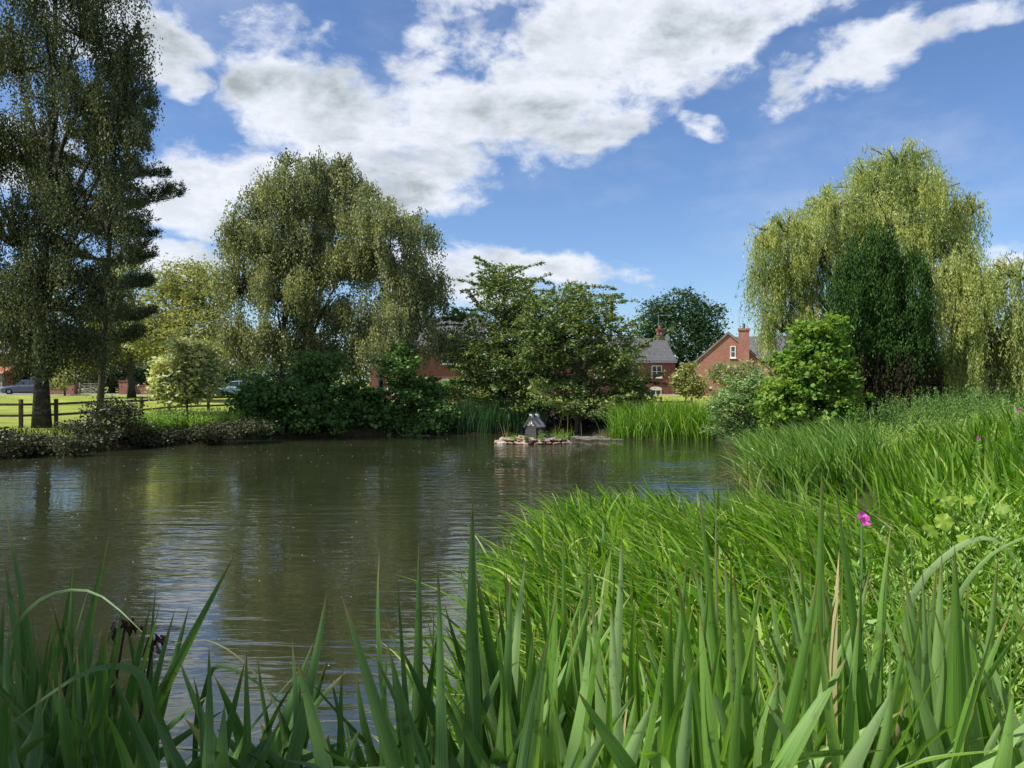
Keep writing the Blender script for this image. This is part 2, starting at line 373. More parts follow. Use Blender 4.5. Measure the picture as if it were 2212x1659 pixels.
# ------------------------------------------------------------------ terrain
POND = np.array([(-0.4, 3.7), (-3, 3.4), (-7, 4.4), (-13, 8), (-19, 15), (-20.5, 21), (-17.6, 24.6), (-16.2, 27.4), (-14.2, 29.6), (-12.5, 32), (-10.9, 34),
                 (-8.5, 35.4), (-5.5, 36.4), (-2, 36.9), (1.5, 38.5), (3.6, 39), (3.9, 36), (4.6, 33.8), (6.3, 33.2), (8.5, 33.4), (9.6, 32), (9.3, 28), (7.6, 24),
                 (6.2, 19.5), (5.7, 16.4), (5.2, 13.8), (4.3, 12.6), (3.2, 13.0), (2.4, 13.6), (1.2, 12.9), (.5, 10.8), (.0, 8.6), (-.25, 6.2), (-.35, 4.6)])
def pond_sd(x, y):
    x = np.asarray(x, float); y = np.asarray(y, float)
    d = np.full(x.shape, 1e9); inside = np.zeros(x.shape, bool); n = len(POND)
    for i in range(n):
        a = POND[i]; b = POND[(i + 1) % n]; e_ = b - a
        t_ = np.clip(((x - a[0]) * e_[0] + (y - a[1]) * e_[1]) / (e_ @ e_), 0, 1)
        d = np.minimum(d, np.hypot(x - a[0] - t_ * e_[0], y - a[1] - t_ * e_[1]))
        c = ((a[1] > y) != (b[1] > y)) & (x < (b[0] - a[0]) * (y - a[1]) / (b[1] - a[1] + 1e-12) + a[0])
        inside ^= c
    return np.where(inside, -d, d)
def gz(x, y):
    x = np.asarray(x, float); y = np.asarray(y, float); d = pond_sd(x, y)
    near = sstep((9 - y) / 5.0) * sstep((3.0 - x) / 3 + .5)
    right = sstep((x + .5 - (y - 20) * .25 * (y > 20)) / 3.0) * sstep((36 - y) / 6.0)
    far = .58 + .42 * sstep((y - 45) / 38) - .22 * sstep((x + 7) / 4) * sstep((30 - x) / 20) * sstep((y - 30) / 4) * sstep((60 - y) / 12)
    steep = far * (.72 * sstep(d / .45) + .28 * sstep(d / 3.5))
    rt = 1.18 * sstep(d / 6.5) * (1 - .18 * sstep((y - 34) / 10))
    nr = 1.1 * sstep(d / 2.2)
    z = steep * (1 - right) + rt * right
    z = z * (1 - near * (1 - sstep((x) / 2.5))) + nr * near * (1 - sstep((x) / 2.5))
    z += .02 * np.sin(x * 1.7 + y * .6) * sstep(d / 2)
    return np.where(d < 0, -1.0 * sstep(-d / 1.6) - .02, z)
def axis(pts):
    out_ = []
    for a, b, st in pts: out_ += list(np.arange(a, b, st))
    return np.array(out_)
gx = axis([(-900, -120, 60), (-120, -40, 4), (-40, -22, 1), (-22, 22, .28), (22, 45, 1), (45, 120, 5), (120, 961, 60)])
gy = axis([(-60, -4, 4), (-4, 45, .28), (45, 100, 1.5), (100, 200, 10), (200, 1500, 100)])
X, Yg = np.meshgrid(gx, gy); Z = gz(X, Yg)
V = np.stack([X.ravel(), Yg.ravel(), Z.ravel()], 1); nx = len(gx); ny = len(gy)
ii, jj = np.meshgrid(np.arange(nx - 1), np.arange(ny - 1)); a0 = (jj * nx + ii).ravel()
Fq = np.stack([a0, a0 + 1, a0 + nx + 1, a0 + nx], 1)
m, t, out = newmat('ground_grass')
g = t.nodes.new('ShaderNodeNewGeometry'); s_ = t.nodes.new('ShaderNodeSeparateXYZ'); t.links.new(g.outputs['Position'], s_.inputs[0])
cA = ramp(t, tnoise(t, .35, 5, .6), [(.35, (.15, .205, .032)), (.65, (.30, .32, .07))])
cB = ramp(t, tnoise(t, 14, 4, .7), [(.35, (.55, .6, .5)), (.65, (1.15, 1.1, 1.0))])
cG = mixc(t, 1.0, cA, cB, 'MULTIPLY')
cS = ramp(t, tnoise(t, 5, 5, .7), [(.3, (.018, .014, .009)), (.7, (.06, .047, .028))])
hz = mth('ADD', s_.outputs[2], mth('MULTIPLY', mth('SUBTRACT', tnoise(t, 3, 4, .6), .5, tree=t), .25, tree=t), tree=t)
cc = mixc(t, mrange(hz, .42, .60, tree=t), cS, cG)
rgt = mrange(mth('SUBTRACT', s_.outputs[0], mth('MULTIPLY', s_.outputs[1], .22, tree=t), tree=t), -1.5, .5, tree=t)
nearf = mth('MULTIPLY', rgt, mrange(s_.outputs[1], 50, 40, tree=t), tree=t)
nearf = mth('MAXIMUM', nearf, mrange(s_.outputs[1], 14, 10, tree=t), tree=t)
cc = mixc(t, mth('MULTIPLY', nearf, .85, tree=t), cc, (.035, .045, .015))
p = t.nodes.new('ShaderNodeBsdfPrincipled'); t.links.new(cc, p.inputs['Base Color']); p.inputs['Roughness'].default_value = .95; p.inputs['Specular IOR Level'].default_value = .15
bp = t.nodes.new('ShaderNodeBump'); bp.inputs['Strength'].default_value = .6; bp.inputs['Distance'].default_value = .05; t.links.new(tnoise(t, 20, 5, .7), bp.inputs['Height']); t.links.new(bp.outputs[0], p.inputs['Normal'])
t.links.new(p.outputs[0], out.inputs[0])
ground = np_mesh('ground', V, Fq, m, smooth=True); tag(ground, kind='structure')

# ------------------------------------------------------------------ water
m, t, out = newmat('pond_water')
p = t.nodes.new('ShaderNodeBsdfPrincipled')
wc = ramp(t, tnoise(t, .25, 4, .6), [(.3, (.017, .020, .009)), (.7, (.027, .030, .015))]); t.links.new(wc, p.inputs['Base Color'])
p.inputs['Roughness'].default_value = .03; p.inputs['IOR'].default_value = 2.0; p.inputs['Specular IOR Level'].default_value = .5
r1 = tnoise(t, 1.0, 2, .45, sc=(.9, 3.4, 1), dist=.5)
r2 = tnoise(t, 1.0, 2, .5, sc=(2.6, 9, 1), dist=.4)
r3 = tnoise(t, .09, 3, .5)            # calm and breezy patches
amp = mrange(r3, .38, .60, .22, 1.15, tree=t)
geo = t.nodes.new('ShaderNodeTexCoord'); sp = t.nodes.new('ShaderNodeSeparateXYZ'); t.links.new(geo.outputs['Object'], sp.inputs[0])
h = mth('MULTIPLY', mth('ADD', mth('MULTIPLY', r1, .9, tree=t), mth('MULTIPLY', r2, .30, tree=t), tree=t), amp, tree=t)
bp = t.nodes.new('ShaderNodeBump'); bp.inputs['Strength'].default_value = 1.0; bp.inputs['Distance'].default_value = .034
t.links.new(h, bp.inputs['Height']); t.links.new(bp.outputs[0], p.inputs['Normal']); t.links.new(p.outputs[0], out.inputs[0])
wv = np.array([(-30, 1, 0), (20, 1, 0), (20, 42, 0), (-30, 42, 0)], float)
water = np_mesh('water', wv, np.array([[0, 1, 2, 3]]), m); tag(water, kind='structure')

# ------------------------------------------------------------------ foliage primitives
def unit(v): return v / (np.linalg.norm(v, axis=-1, keepdims=True) + 1e-9)
def leaf_quads(c, d, n, L, w):
    d = unit(d); n = unit(n); s_ = unit(np.cross(n, d)); L = L[:, None]; w = w[:, None]
    v = np.stack([c - d * L * .5, c + s_ * w * .5 - d * L * .05, c + d * L * .5, c - s_ * w * .5 - d * L * .05], 1)
    return v.reshape(-1, 3)
def quads(n): return np.arange(n * 4).reshape(n, 4)
def in_ball(n):
    v = unit(rng.normal(size=(n, 3))); return v
class Bag:
    def __init__(s): s.v = []; s.r = []
    def leaves(s, c, d, n, L, w, r):
        s.v.append(leaf_quads(c, d, n, L, w)); s.r.append(r)
    def build(s, name, mat, parent, **kw):
        v = np.concatenate(s.v); r = np.concatenate(s.r)
        return np_mesh(name, v, quads(len(v) // 4), mat, parent, {'rnd': r}, **kw)
def lobe_world(lb, Y, dj=.6):
    """(px,py,rpx,rpy[,dy]) -> centre, radii"""
    px, py, rx, ry = lb[:4]; dy = lb[4] if len(lb) > 4 else rng.uniform(-dj, dj) * rx / F * Y
    c = P(px, py, Y + dy); return c, np.array((rx / F * Y, rx / F * Y * .9, ry / F * Y))

def skeleton(mb, base, top, r0, limbs, wig=.25, n=9, seg=10, lean=(0, 0), clear=.25):
    """trunk from base to top, then limbs to target points; local to base"""
    base = np.array(base); top = np.array(top); H = top[2] - base[2]
    ts = np.linspace(0, 1, seg + 1); pts = []
    ph = rng.uniform(0, 6, 4)
    for t_ in ts:
        q = base * (1 - t_) + top * t_
        q = q + np.array((math.sin(t_ * 5 + ph[0]) - math.sin(ph[0]), math.sin(t_ * 4 + ph[1]) - math.sin(ph[1]), 0)) * wig * H * .03 * min(1, t_ * 3)
        pts.append(q - base)
    rad = [r0 * (1.0 - .85 * t_) * (1 + .55 * math.exp(-t_ * 22)) for t_ in ts]
    pts[0][2] -= .25
    mb.tube(pts, rad, n)
    for (tg, rr) in limbs:
        tg = np.array(tg) - base; hd = np.hypot(tg[0], tg[1])
        zs = np.clip(tg[2] - hd * .9 - .12 * H, clear * H, .9 * H); k = zs / H * seg; i = int(min(seg - 1, k)); s0 = pts[i] * (1 - (k - i)) + pts[i + 1] * (k - i)
        mid = s0 * .45 + tg * .55 + np.array((0, 0, .06 * H)) + rng.normal(0, .03 * H, 3) * .5
        q = [(1 - u) ** 2 * s0 + 2 * u * (1 - u) * mid + u * u * tg for u in np.linspace(0, 1, 6)]
        r_ = min(rr, rad[i] * .7); mb.tube(q, [r_ * (1 - .8 * u) for u in np.linspace(0, 1, 6)], 5)
    return pts

def weep_tree(name, label, Y, basepx, toppx, r0, lobes, nstr, Lmax, leafL, mat, bark, group=None, kleaf=14, wr=.35, sway=.18, stem=None, basez=None, clear=.22, upper=-.15, cat='tree', dens=1.0, basedy=0):
    bx = PX(basepx, Y); bz = float(gz(bx, Y + basedy)) if basez is None else basez
    base = np.array((bx, Y + basedy, bz)); root = empty(name, base, label, cat, group)
    L_ = [lobe_world(l, Y) for l in lobes]; mb = MB(); bag = Bag()
    areas = np.array([r[0] * r[2] + r[0] * r[1] for _, r in L_]); areas = areas / areas.sum()
    limbs = []; stems = MB() if stem else None
    for (c, r), a in zip(L_, areas):
        limbs.append((c - np.array((0, 0, r[2] * .2)), r0 * .42))
        nb = max(8, int(6.0 * (r[0] * r[2]) ** .5 + 8))
        dirs = in_ball(nb * 3); dirs = dirs[dirs[:, 2] > upper][:nb]
        ends = c + dirs * r * rng.uniform(.75, 1.05, (len(dirs), 1))
        q0 = c - np.array((0, 0, r[2] * .3))
        for e_ in ends:
            mid = (q0 + e_) / 2 + np.array((0, 0, .2 * r[2])); 
            mb.tube([((1 - u) ** 2 * q0 + 2 * u * (1 - u) * mid + u * u * e_) - base for u in np.linspace(0, 1, 5)], [r0 * .17 * (1 - .8 * u) + .008 for u in np.linspace(0, 1, 5)], 4, cap=False)
        ns_ = int(nstr * a); bi = rng.integers(0, len(ends), ns_); u = rng.uniform(.25, 1.0, ns_) ** .8
        e2 = ends[bi]; mid = (q0 + e2) / 2 + np.array((0, 0, .2 * r[2])); uu = u[:, None]
        p0 = (1 - uu) ** 2 * q0 + 2 * uu * (1 - uu) * mid + uu * uu * e2
        hd = unit((e2 - c) * np.array((1, 1, 0)) + rng.normal(0, .5, (ns_, 3)) * np.array((1, 1, 0)))
        p0 = p0 + rng.normal(0, 1, (ns_, 3)) * r * .09
        Ls = Lmax * rng.uniform(.35, 1.0, ns_) * np.clip(.6 + .5 * u, 0, 1); out_ = rng.uniform(.1, .5, ns_) * np.minimum(1.2, Ls)
        K = kleaf; tt = (np.arange(K)[None, :] + rng.uniform(0, 1, (ns_, K))) / K
        pos = p0[:, None, :] + hd[:, None, :] * (out_[:, None] * (1 - np.exp(-tt * 4)))[..., None]
        arch = np.sin(np.clip(tt * 4, 0, 1) * math.pi) * .12
        pos[..., 2] += arch * Ls[:, None] - (tt ** 1.25) * Ls[:, None]
        ph = rng.uniform(0, 6, (ns_, 1)); pos[..., 0] += np.sin(tt * 5 + ph) * .05 * Ls[:, None]; 
        jit = rng.normal(0, leafL * (.25 if stem else .38), pos.shape); pos = pos + jit
        pos = pos.reshape(-1, 3); n_ = len(pos)
        d = np.stack([rng.normal(sway * .3, .45, n_), rng.normal(0, .45, n_), -np.ones(n_)], 1); nn = rng.normal(size=(n_, 3))
        keep = (pos[:, 2] > float(bz) + .5)
        Lf = leafL * rng.uniform(.6, 1.25, n_)
        rn = np.clip(np.repeat(rng.uniform(0, .5, len(ends))[bi], K) + rng.uniform(0, .5, n_), 0, 1)
        bag.leaves(pos[keep], d[keep], nn[keep], Lf[keep], (Lf * wr)[keep], rn[keep])
    skeleton(mb, base, P(toppx[0], toppx[1], Y), r0, limbs, clear=clear)
    mb.build('trunk', bark, root, smooth=True); bag.build('crown', mat, root)
    return root

def cluster_leaves(bag, cen, ncl_each, spread, leafL, wr=.6, flat=.55, upn=.7, droop=0.):
    n = len(cen) * ncl_each; c = np.repeat(cen, ncl_each, 0) + rng.normal(0, 1, (n, 3)) * spread * np.array((1, 1, flat))
    d = rng.normal(size=(n, 3)); d[:, 2] = d[:, 2] * .5 - droop; nn = rng.normal(size=(n, 3)); nn[:, 2] += upn
    L = leafL * rng.uniform(.6, 1.3, n); L = L * rng.choice([.7, 1., 1.35], n); rn = np.clip(np.repeat(rng.uniform(0, .45, len(cen)), ncl_each) + rng.uniform(0, .55, n), 0, 1)
    bag.leaves(c, d, nn, L, L * wr, rn)

def broad_tree(name, label, Y, basepx, r0, lobes, ncl, per, spread, leafL, mat, bark, group=None, cat='tree', wr=.6, zmin=None, toppx=None, shoots=0, shootL=(.7, 1.6), clear=.2, flat=.55, shell=.45, basedy=0, droop=0., parts=('trunk', 'crown'), basez=None, upn=.7, shmat=None):
    bx = PX(basepx, Y); by = Y + basedy; bz = float(gz(bx, by)) if basez is None else basez
    base = np.array((bx, by, bz)); root = empty(name, base, label, cat, group)
    L_ = [lobe_world(l, Y) for l in lobes]; mb = MB(); bag = Bag(); limbs = []
    areas = np.array([r[0] * r[2] for _, r in L_]); areas = areas / areas.sum()
    for (c, r), a in zip(L_, areas):
        n = max(4, int(ncl * a)); dirs = in_ball(n); rad = rng.uniform(shell, 1.0, (n, 1)) ** .7
        # lumpy outline
        ph = rng.uniform(0, 6.28, 6)
        lump = 1 + .22 * np.sin(dirs[:, :1] * 5 + ph[0]) * np.sin(dirs[:, 2:3] * 6 + ph[1]) + .10 * np.sin(dirs[:, 1:2] * 9 + ph[2] + dirs[:, 2:3] * 7)
        cen = c + dirs * r * rad * lump
        cen = cen[cen[:, 2] > (bz + .12 if zmin is None else zmin)]
        cluster_leaves(bag, cen, per, spread, leafL, wr, flat, upn=upn, droop=droop)
        limbs.append((c, r0 * .45))
        sel = cen[rng.integers(0, len(cen), min(len(cen), 10))]
        for e_ in sel:
            mb.tube([c - base, (c + e_) / 2 - base + np.array((0, 0, .1 * r[2])), e_ - base], [r0 * .2, r0 * .12, .012], 4, cap=False)
        if shoots:
            k = int(shoots * a); dd = in_ball(k * 4); dd = dd[dd[:, 2] > .25][:k]
            for q in dd:
                s0 = c + q * r * .85; dr = unit(q * np.array((1.7, 1, .38)) + rng.normal(0, .4, 3)); Ls = rng.uniform(*shootL)
                uu = np.linspace(0, 1, 5)[:, None]; pts = s0 + dr * Ls * uu - np.array((0, 0, 1.0)) * (uu ** 2) * Ls * .12
                mb.tube([p_ - base for p_ in pts], [.022, .02, .016, .012, .008], 4, cap=False)
                kk = int(Ls * 16); u2 = rng.uniform(0.05, 1, kk)[:, None]; cc_ = s0 + dr * Ls * u2 - np.array((0, 0, 1.0)) * (u2 ** 2) * Ls * .12
                cluster_leaves(bag, cc_, 6, .045, leafL * .9, wr, 1.0, droop=.4)
    tp = P(toppx[0], toppx[1], Y) if toppx else max((c for c, r in L_), key=lambda q: q[2])
    skeleton(mb, base, tp, r0, limbs, clear=clear)
    mb.build(parts[0], bark, root, smooth=True); bag.build(parts[1], mat, root)
    return root

# ------------------------------------------------------------------ far setting
def foliage_mass(name, label, cat, boxes, ncl, per, spread, leafL, mat, kind=None, group=None, wr=.6):
    """boxes: list of (x0,x1,y0,y1,z0,z1); one object"""
    bag = Bag(); tot = sum((b[1]-b[0]) * (b[5]-b[4]) for b in boxes)
    for b in boxes:
        n = int(ncl * (b[1]-b[0]) * (b[5]-b[4]) / tot)
        c = np.stack([rng.uniform(b[0], b[1], n), rng.uniform(b[2], b[3], n), rng.uniform(b[4], b[5], n)], 1)
        top = b[5] - .18 * (b[5]-b[4]) * (1 + np.sin(c[:, 0] * .7) * .5 + np.sin(c[:, 0] * 2.3 + 1) * .4)
        c[:, 2] = np.minimum(c[:, 2], top); cluster_leaves(bag, c, per, spread, leafL, wr)
    base = ((boxes[0][0] + boxes[-1][1]) / 2, boxes[0][2], boxes[0][4])
    v = np.concatenate(bag.v) - np.array(base); o = np_mesh(name, v, quads(len(v) // 4), mat, None, {'rnd': np.concatenate(bag.r)})
    o.location = base; return tag(o, label, cat, group, kind)
fw = []
for i in range(26):
    x0 = -150 + i * 12; h_ = 6.5 + 2.5 * math.sin(i * 1.9) + 1.5 * math.sin(i * .7)
    fw.append((x0 - 8, x0 + 8, 165, 180, .5, 1.0 + h_))
foliage_mass('woodland', 'far off belt of trees behind the houses', 'woodland', fw, 3400, 9, 1.0, .9, M['far_leaf'], kind='stuff')

# ------------------------------------------------------------------ houses
def window(root, x, z, w, h, yface, mull=1, arch=False, trans=True):
    """window on a wall whose outer face is local y = yface (facing -y)"""
    p_ = MB(); p_.box(x - w/2 + .03, x + w/2 - .03, yface - .012, yface + .05, z + .03, z + h - .03); wn = p_.build('window', M['glass'], root)
    f_ = MB(); t_ = .075
    for a_ in ((x - w/2, x - w/2 + t_, z, z + h), (x + w/2 - t_, x + w/2, z, z + h), (x - w/2 + t_, x + w/2 - t_, z, z + t_), (x - w/2 + t_, x + w/2 - t_, z + h - t_, z + h)):
        f_.box(a_[0], a_[1], yface - .05, yface + .02, a_[2], a_[3])
    for k in range(mull):
        xm = x - w/2 + w * (k + 1) / (mull + 1); f_.box(xm - .035, xm + .035, yface - .046, yface + .02, z + t_, z + h - t_)
    if trans: f_.box(x - w/2 + t_, x + w/2 - t_, yface - .042, yface + .02, z + h * .5 - .025, z + h * .5 + .025)
    f_.build('frame', M['white'], wn)
    s2 = MB(); s2.box(x - w/2 - .08, x + w/2 + .08, yface - .12, yface + .02, z - .09, z - .003); s2.build('sill', M['white'], wn)
    if arch:
        n = 8; pl = [(x - w/2 - .05, z + h + .003), (x + w/2 + .05, z + h + .003)] + [(x + (w/2 + .05) * math.cos(math.pi * k / n), z + h + .1 + .22 * math.sin(math.pi * k / n)) for k in range(n + 1)]
        s3 = MB(); s3.prism(pl, yface - .04, yface + .02); s3.build('lintel', M['white'], wn)
    return wn
def gable_house(name, label, loc, rz, L, D, eave, ridge, brick, over=.25, group='brick houses beyond the pond', axis='x'):
    """ridge runs along local x, front wall at local y=0 facing -y"""
    r = empty(name, loc, label, 'house', group, rz); w = MB()
    pf = [(0, -1), (D, -1), (D, eave), (D / 2, ridge), (0, eave)]
    n = 5; vs = [(0, y_, z_) for y_, z_ in pf] + [(L, y_, z_) for y_, z_ in pf]
    w.add(vs, [tuple(range(n)), tuple(range(2*n-1, n-1, -1))] + [(i, n+i, n+(i+1) % n, (i+1) % n) for i in range(n)])
    w.build('wall', brick, r)
    rf = MB(); sl_ = (ridge - eave) / (D / 2)
    for s_, in ((1,), (-1,)):
        a_ = (-over, eave - over * sl_) if s_ == 1 else (D + over, eave - over * sl_); b_ = (D / 2, ridge)
        nz_ = .12
        vs = []
        for xx in (-over, L + over):
            vs += [(xx, a_[0], a_[1] + .02), (xx, b_[0], b_[1] + .02), (xx, b_[0], b_[1] + .02 + nz_), (xx, a_[0], a_[1] + .02 + nz_)]
        rf.add(vs, [(0, 1, 2, 3), (7, 6, 5, 4), (0, 4, 5, 1), (1, 5, 6, 2), (2, 6, 7, 3), (3, 7, 4, 0)])
    roof = rf.build('roof', M['slate'], r)
    g_ = MB(); g_.tube([(-over, -over - .06, eave - over * sl_), (L + over, -over - .06, eave - over * sl_)], .06, 6); g_.build('gutter', M['metal'], r)
    return r, roof
def chimney(par, x, y, z0, z1, w, brick, pot=True, pots=1):
    c = MB(); c.box(x - w/2, x + w/2, y - w/2, y + w/2, z0, z1); c.box(x - w/2 - .06, x + w/2 + .06, y - w/2 - .06, y + w/2 + .06, z1 - .22, z1 - .08); c.box(x - w/2 - .1, x + w/2 + .1, y - w/2 - .1, y + w/2 + .1, z1 - .078, z1 + .06)
    ch = c.build('chimney', brick, par)
    for k in range(pots):
        q = MB(); xx = x + (k - (pots - 1) / 2) * .35; q.tube([(xx, y, z1 + .05), (xx, y, z1 + .2), (xx, y, z1 + .45), (xx, y, z1 + .5)], [.14, .12, .105, .125], 10); q.build('chimney_pot', M['pot'], ch)
    return ch
def aerial(par, x, y, z, h, name='aerial'):
    a_ = MB(); a_.tube([(x, y, z), (x, y, z + h)], .025, 5); a_.tube([(x - .1, y, z + h), (x + 1.6, y, z + h - .05)], .022, 5)
    for k in range(9): a_.tube([(x + k * .19, y - .28, z + h - .01), (x + k * .19, y + .28, z + h - .01)], .012, 4)
    a_.build(name, M['metal'], par)

# right-hand house 1 (slate roof slope, chimney at its right end)
Y1 = 84.; xr = PX(1459, Y1); rz1 = math.radians(8)
Lh = 13.
loc = (xr - Lh * math.cos(rz1), Y1 - Lh * math.sin(rz1), .6)
ev = CAMZ + (820 - 781) / F * Y1 - .6; rd = CAMZ + (820 - 734) / F * (Y1 + 3.5) - .6
h1, rf1 = gable_house('brick_house', 'dark red brick house with grey slate roof and end chimney, right of the cherry trees', loc, rz1, Lh, 7.0, ev, rd, M['brick_a'], .12)
chimney(rf1, Lh - .55, 3.5, rd - .9, rd + 1.15, .62, M['brick_a'], True, 1)
aerial(rf1, Lh - .75, 3.4, rd + 1.0, 1.75)
wx = Lh - (1459 - 1417) / F * Y1; window(h1, wx, ev - 1.75, 1.15, 1.3, 0, 1); window(h1, wx - .1, ev - 4.3, 1.25, 1.25, 0, 1, True)
window(h1, wx - 3.2, ev - 1.75, 1.15, 1.3, 0, 1); window(h1, wx - 6.4, ev - 1.75, 1.15, 1.3, 0, 1)
dd_ = MB(); n = 14; dd_.add([(Lh + .12 + .3 * math.cos(2*math.pi*k/n), 3.0 - .05, rd + .15 + .3 * math.sin(2*math.pi*k/n)) for k in range(n)] + [(Lh + .12, 3.08, rd + .15)], [(k, (k + 1) % n, n) for k in range(n)] + [tuple(range(n))[::-1]])
dd_.tube([(Lh + .12, 3.08, rd + .15), (Lh - .3, 3.3, rd + .1)], .02, 5); dd_.build('satellite_dish', M['metal'], rf1)

# right-hand house 2: front gable facing the pond with tall external chimney
Y2 = 76.; rz2 = math.radians(-16)
r2_ = empty('brick_house', (PX(1573, Y2), Y2, .8), 'orange brick gable ended house with tall external chimney and one slim upper window', 'house', 'brick houses beyond the pond', rz2)
g2 = .8; zap = CAMZ + (820 - 719) / F * Y2 - g2; hl = (1573 - 1494) / F * Y2 / math.cos(rz2); zev = CAMZ + (820 - 792) / F * Y2 - g2; sl2 = (zap - zev) / hl
w = MB(); w.prism([(-hl, -1.2), (hl, -1.2), (hl, zev), (0, zap), (-hl, zev)], 0, 9); w.build('wall', M['brick_b'], r2_)
rf = MB()
for s_ in (-1, 1):
    rf.prism([(0, zap + .02), (s_ * (hl + .2), zev - .2 * sl2 + .02), (s_ * (hl + .2), zev - .2 * sl2 + .14), (0, zap + .14)], -.10, 9)
rf2 = rf.build('roof', M['slate'], r2_)
bb = MB()
for s_ in (-1, 1): bb.prism([(0, zap - .10), (s_ * (hl + .18), zev - .18 * sl2 - .1), (s_ * (hl + .18), zev - .18 * sl2 + .018), (0, zap + .018)], -.13, -.102)
bb.build('bargeboard', M['wood_pale'], r2_)
# cross wing to the right, its roof slope facing the pond
w = MB(); w.add([(hl * .2, 3.2, -1), (14, 3.2, -1), (14, 3.2, zap - 2.6), (hl * .2, 3.2, zap - 2.6), (hl * .2, 9.2, -1), (14, 9.2, -1), (14, 9.2, zap - 2.6), (hl * .2, 9.2, zap - 2.6), (hl * .2, 6.2, zap - .25), (14, 6.2, zap - .25)],
      [(0, 1, 2, 3), (5, 4, 7, 6), (1, 5, 6, 9, 2), (4, 0, 3, 8, 7), (3, 2, 9, 8), (6, 7, 8, 9)]); w.build('wall', M['brick_b'], r2_)
w = MB(); w.add([(0, 3.0, zap - 2.78), (14.2, 3.0, zap - 2.78), (14.2, 6.2, zap - .06), (0, 6.2, zap - .06), (0, 3.0, zap - 2.9), (14.2, 3.0, zap - 2.9), (14.2, 6.2, zap - .2), (0, 6.2, zap - .2)],
      [(0, 1, 2, 3), (7, 6, 5, 4), (0, 4, 5, 1), (1, 5, 6, 2), (3, 2, 6, 7), (0, 3, 7, 4)]); w.build('roof', M['slate'], r2_)
cx = (1604 - 1573) / F * Y2 / math.cos(rz2); ct = CAMZ + (820 - 711) / F * Y2 - g2
c = MB(); c.box(cx - .5, cx + .5, -.55, .3, -1, ct); c.box(cx - .58, cx + .58, -.63, .38, ct - .18, ct + .03); ch = c.build('chimney', M['brick_b'], r2_)
q = MB(); q.tube([(cx, -.15, ct), (cx, -.15, ct + .5)], .13, 10); q.build('chimney_pot', M['slate'], ch)
aerial(ch, cx - .45, -.1, ct, 1.1)
window(r2_, (1583 - 1573) / F * Y2, CAMZ + (820 - 773) / F * Y2 - g2, .5, 1.15, 0, 0)

# house behind the birches
Y3 = 66.; x3 = PX(800, Y3); e3 = CAMZ + (820 - 747) / F * Y3 - .6; 
h3, rf3 = gable_house('brick_house', 'dark red brick house half hidden behind the birches, sash windows under its slate roof', (x3, Y3, .6), math.radians(4), 9.6, 7, e3, e3 + 2.6, M['brick_a'], .3)
for px_ in (966, 1004, 850):
    window(h3, PX(px_, Y3) - x3, CAMZ + (820 - 786) / F * Y3 - .6, 1.1, 1.35, 0, 1); window(h3, PX(px_, Y3) - x3, .75, 1.1, 1.25, 0, 1)
dm = MB(); dx = PX(832, Y3) - x3; dm.box(dx - .8, dx + .8, .9, 2.6, e3 + .35, e3 + 1.5); dmo = dm.build('dormer', M['white'], rf3)
dp = MB(); dp.box(dx - .55, dx + .55, .86, .95, e3 + .5, e3 + 1.3); dp.build('window', M['glass'], h3)

# far left house: brick with a porch
Y4 = 92.; x4 = PX(-150, Y4)
h4, rf4 = gable_house('brick_house', 'brown brick house with pillared porch, behind the grey car at the left edge', (x4, Y4, 1.0), math.radians(-6), 10.6, 8, 4.9, 7.6, M['brick_c'], .3)
window(h4, 7.2, .9, 1.3, 1.3, 0, 1); window(h4, 7.2, 3.2, 1.2, 1.2, 0, 1); window(h4, 4.0, .9, 1.3, 1.3, 0, 1)
pc = MB(); pc.box(8.3, 8.62, -1.6, -1.28, 0, 2.3); pc.build('pillar', M['wood_pale'], h4); pc = MB(); pc.box(10.2, 10.52, -1.6, -1.28, 0, 2.3); pc.build('pillar', M['wood_pale'], h4)
pc = MB(); pc.add([(8.0, -1.9, 2.31), (10.8, -1.9, 2.31), (10.8, .0, 2.31), (8.0, .0, 2.31), (8.0, -.01, 3.2), (10.8, -.01, 3.2)], [(0, 3, 2, 1), (0, 1, 5, 4), (1, 2, 5), (0, 4, 3), (3, 4, 5, 2)]); pc.build('porch_roof', M['pot'], h4)

# boundary walls, piers, gate
def brick_pier(px, Y, w_, z1, label):
    x = PX(px, Y); b = MB(); b.box(-w_/2, w_/2, -w_/2, w_/2, -.3, z1); b.box(-w_/2 - .05, w_/2 + .05, -w_/2 - .05, w_/2 + .05, z1 + .002, z1 + .08)
    o = b.build('brick_pier', M['brick_b'], None, loc=(x, Y, 1.0)); return tag(o, label, 'pier', 'brick gate piers across the road')
brick_pier(273.5, 82, 1.1, 1.42, 'wide brick gate pier between the field gate and the pale leaved shrub')
brick_pier(157, 82, .7, 1.25, 'narrow brick gate pier just left of the field gate')
b = MB(); b.box(0, 7, -.12, .12, -.3, .95); b.box(-.02, 7.02, -.16, .16, .952, 1.02); tag(b.build('garden_wall', M['brick_b'], None, loc=(PX(286, 82), 82.2, 1.0)), 'low red brick garden wall running behind the pale leaved shrub', 'wall')
b = MB(); b.box(0, 2.3, -.12, .12, -.3, .6); b.box(-.02, 2.32, -.16, .16, .602, .66); tag(b.build('garden_wall', M['brick_b'], None, loc=(PX(105, 82), 82.2, 1.0)), 'short low brick wall beside the dark tree trunk', 'wall')
gt = empty('field_gate', (PX(172, 82), 82, 1.0), 'weathered five bar wooden field gate between two brick piers', 'gate')
wg = (222 - 172) / F * 82
b = MB()
for k in range(5): b.box(.07, wg - .07, -.03, .03, .15 + k * .24, .24 + k * .24)
b.build('bar', M['wood_pale'], gt)
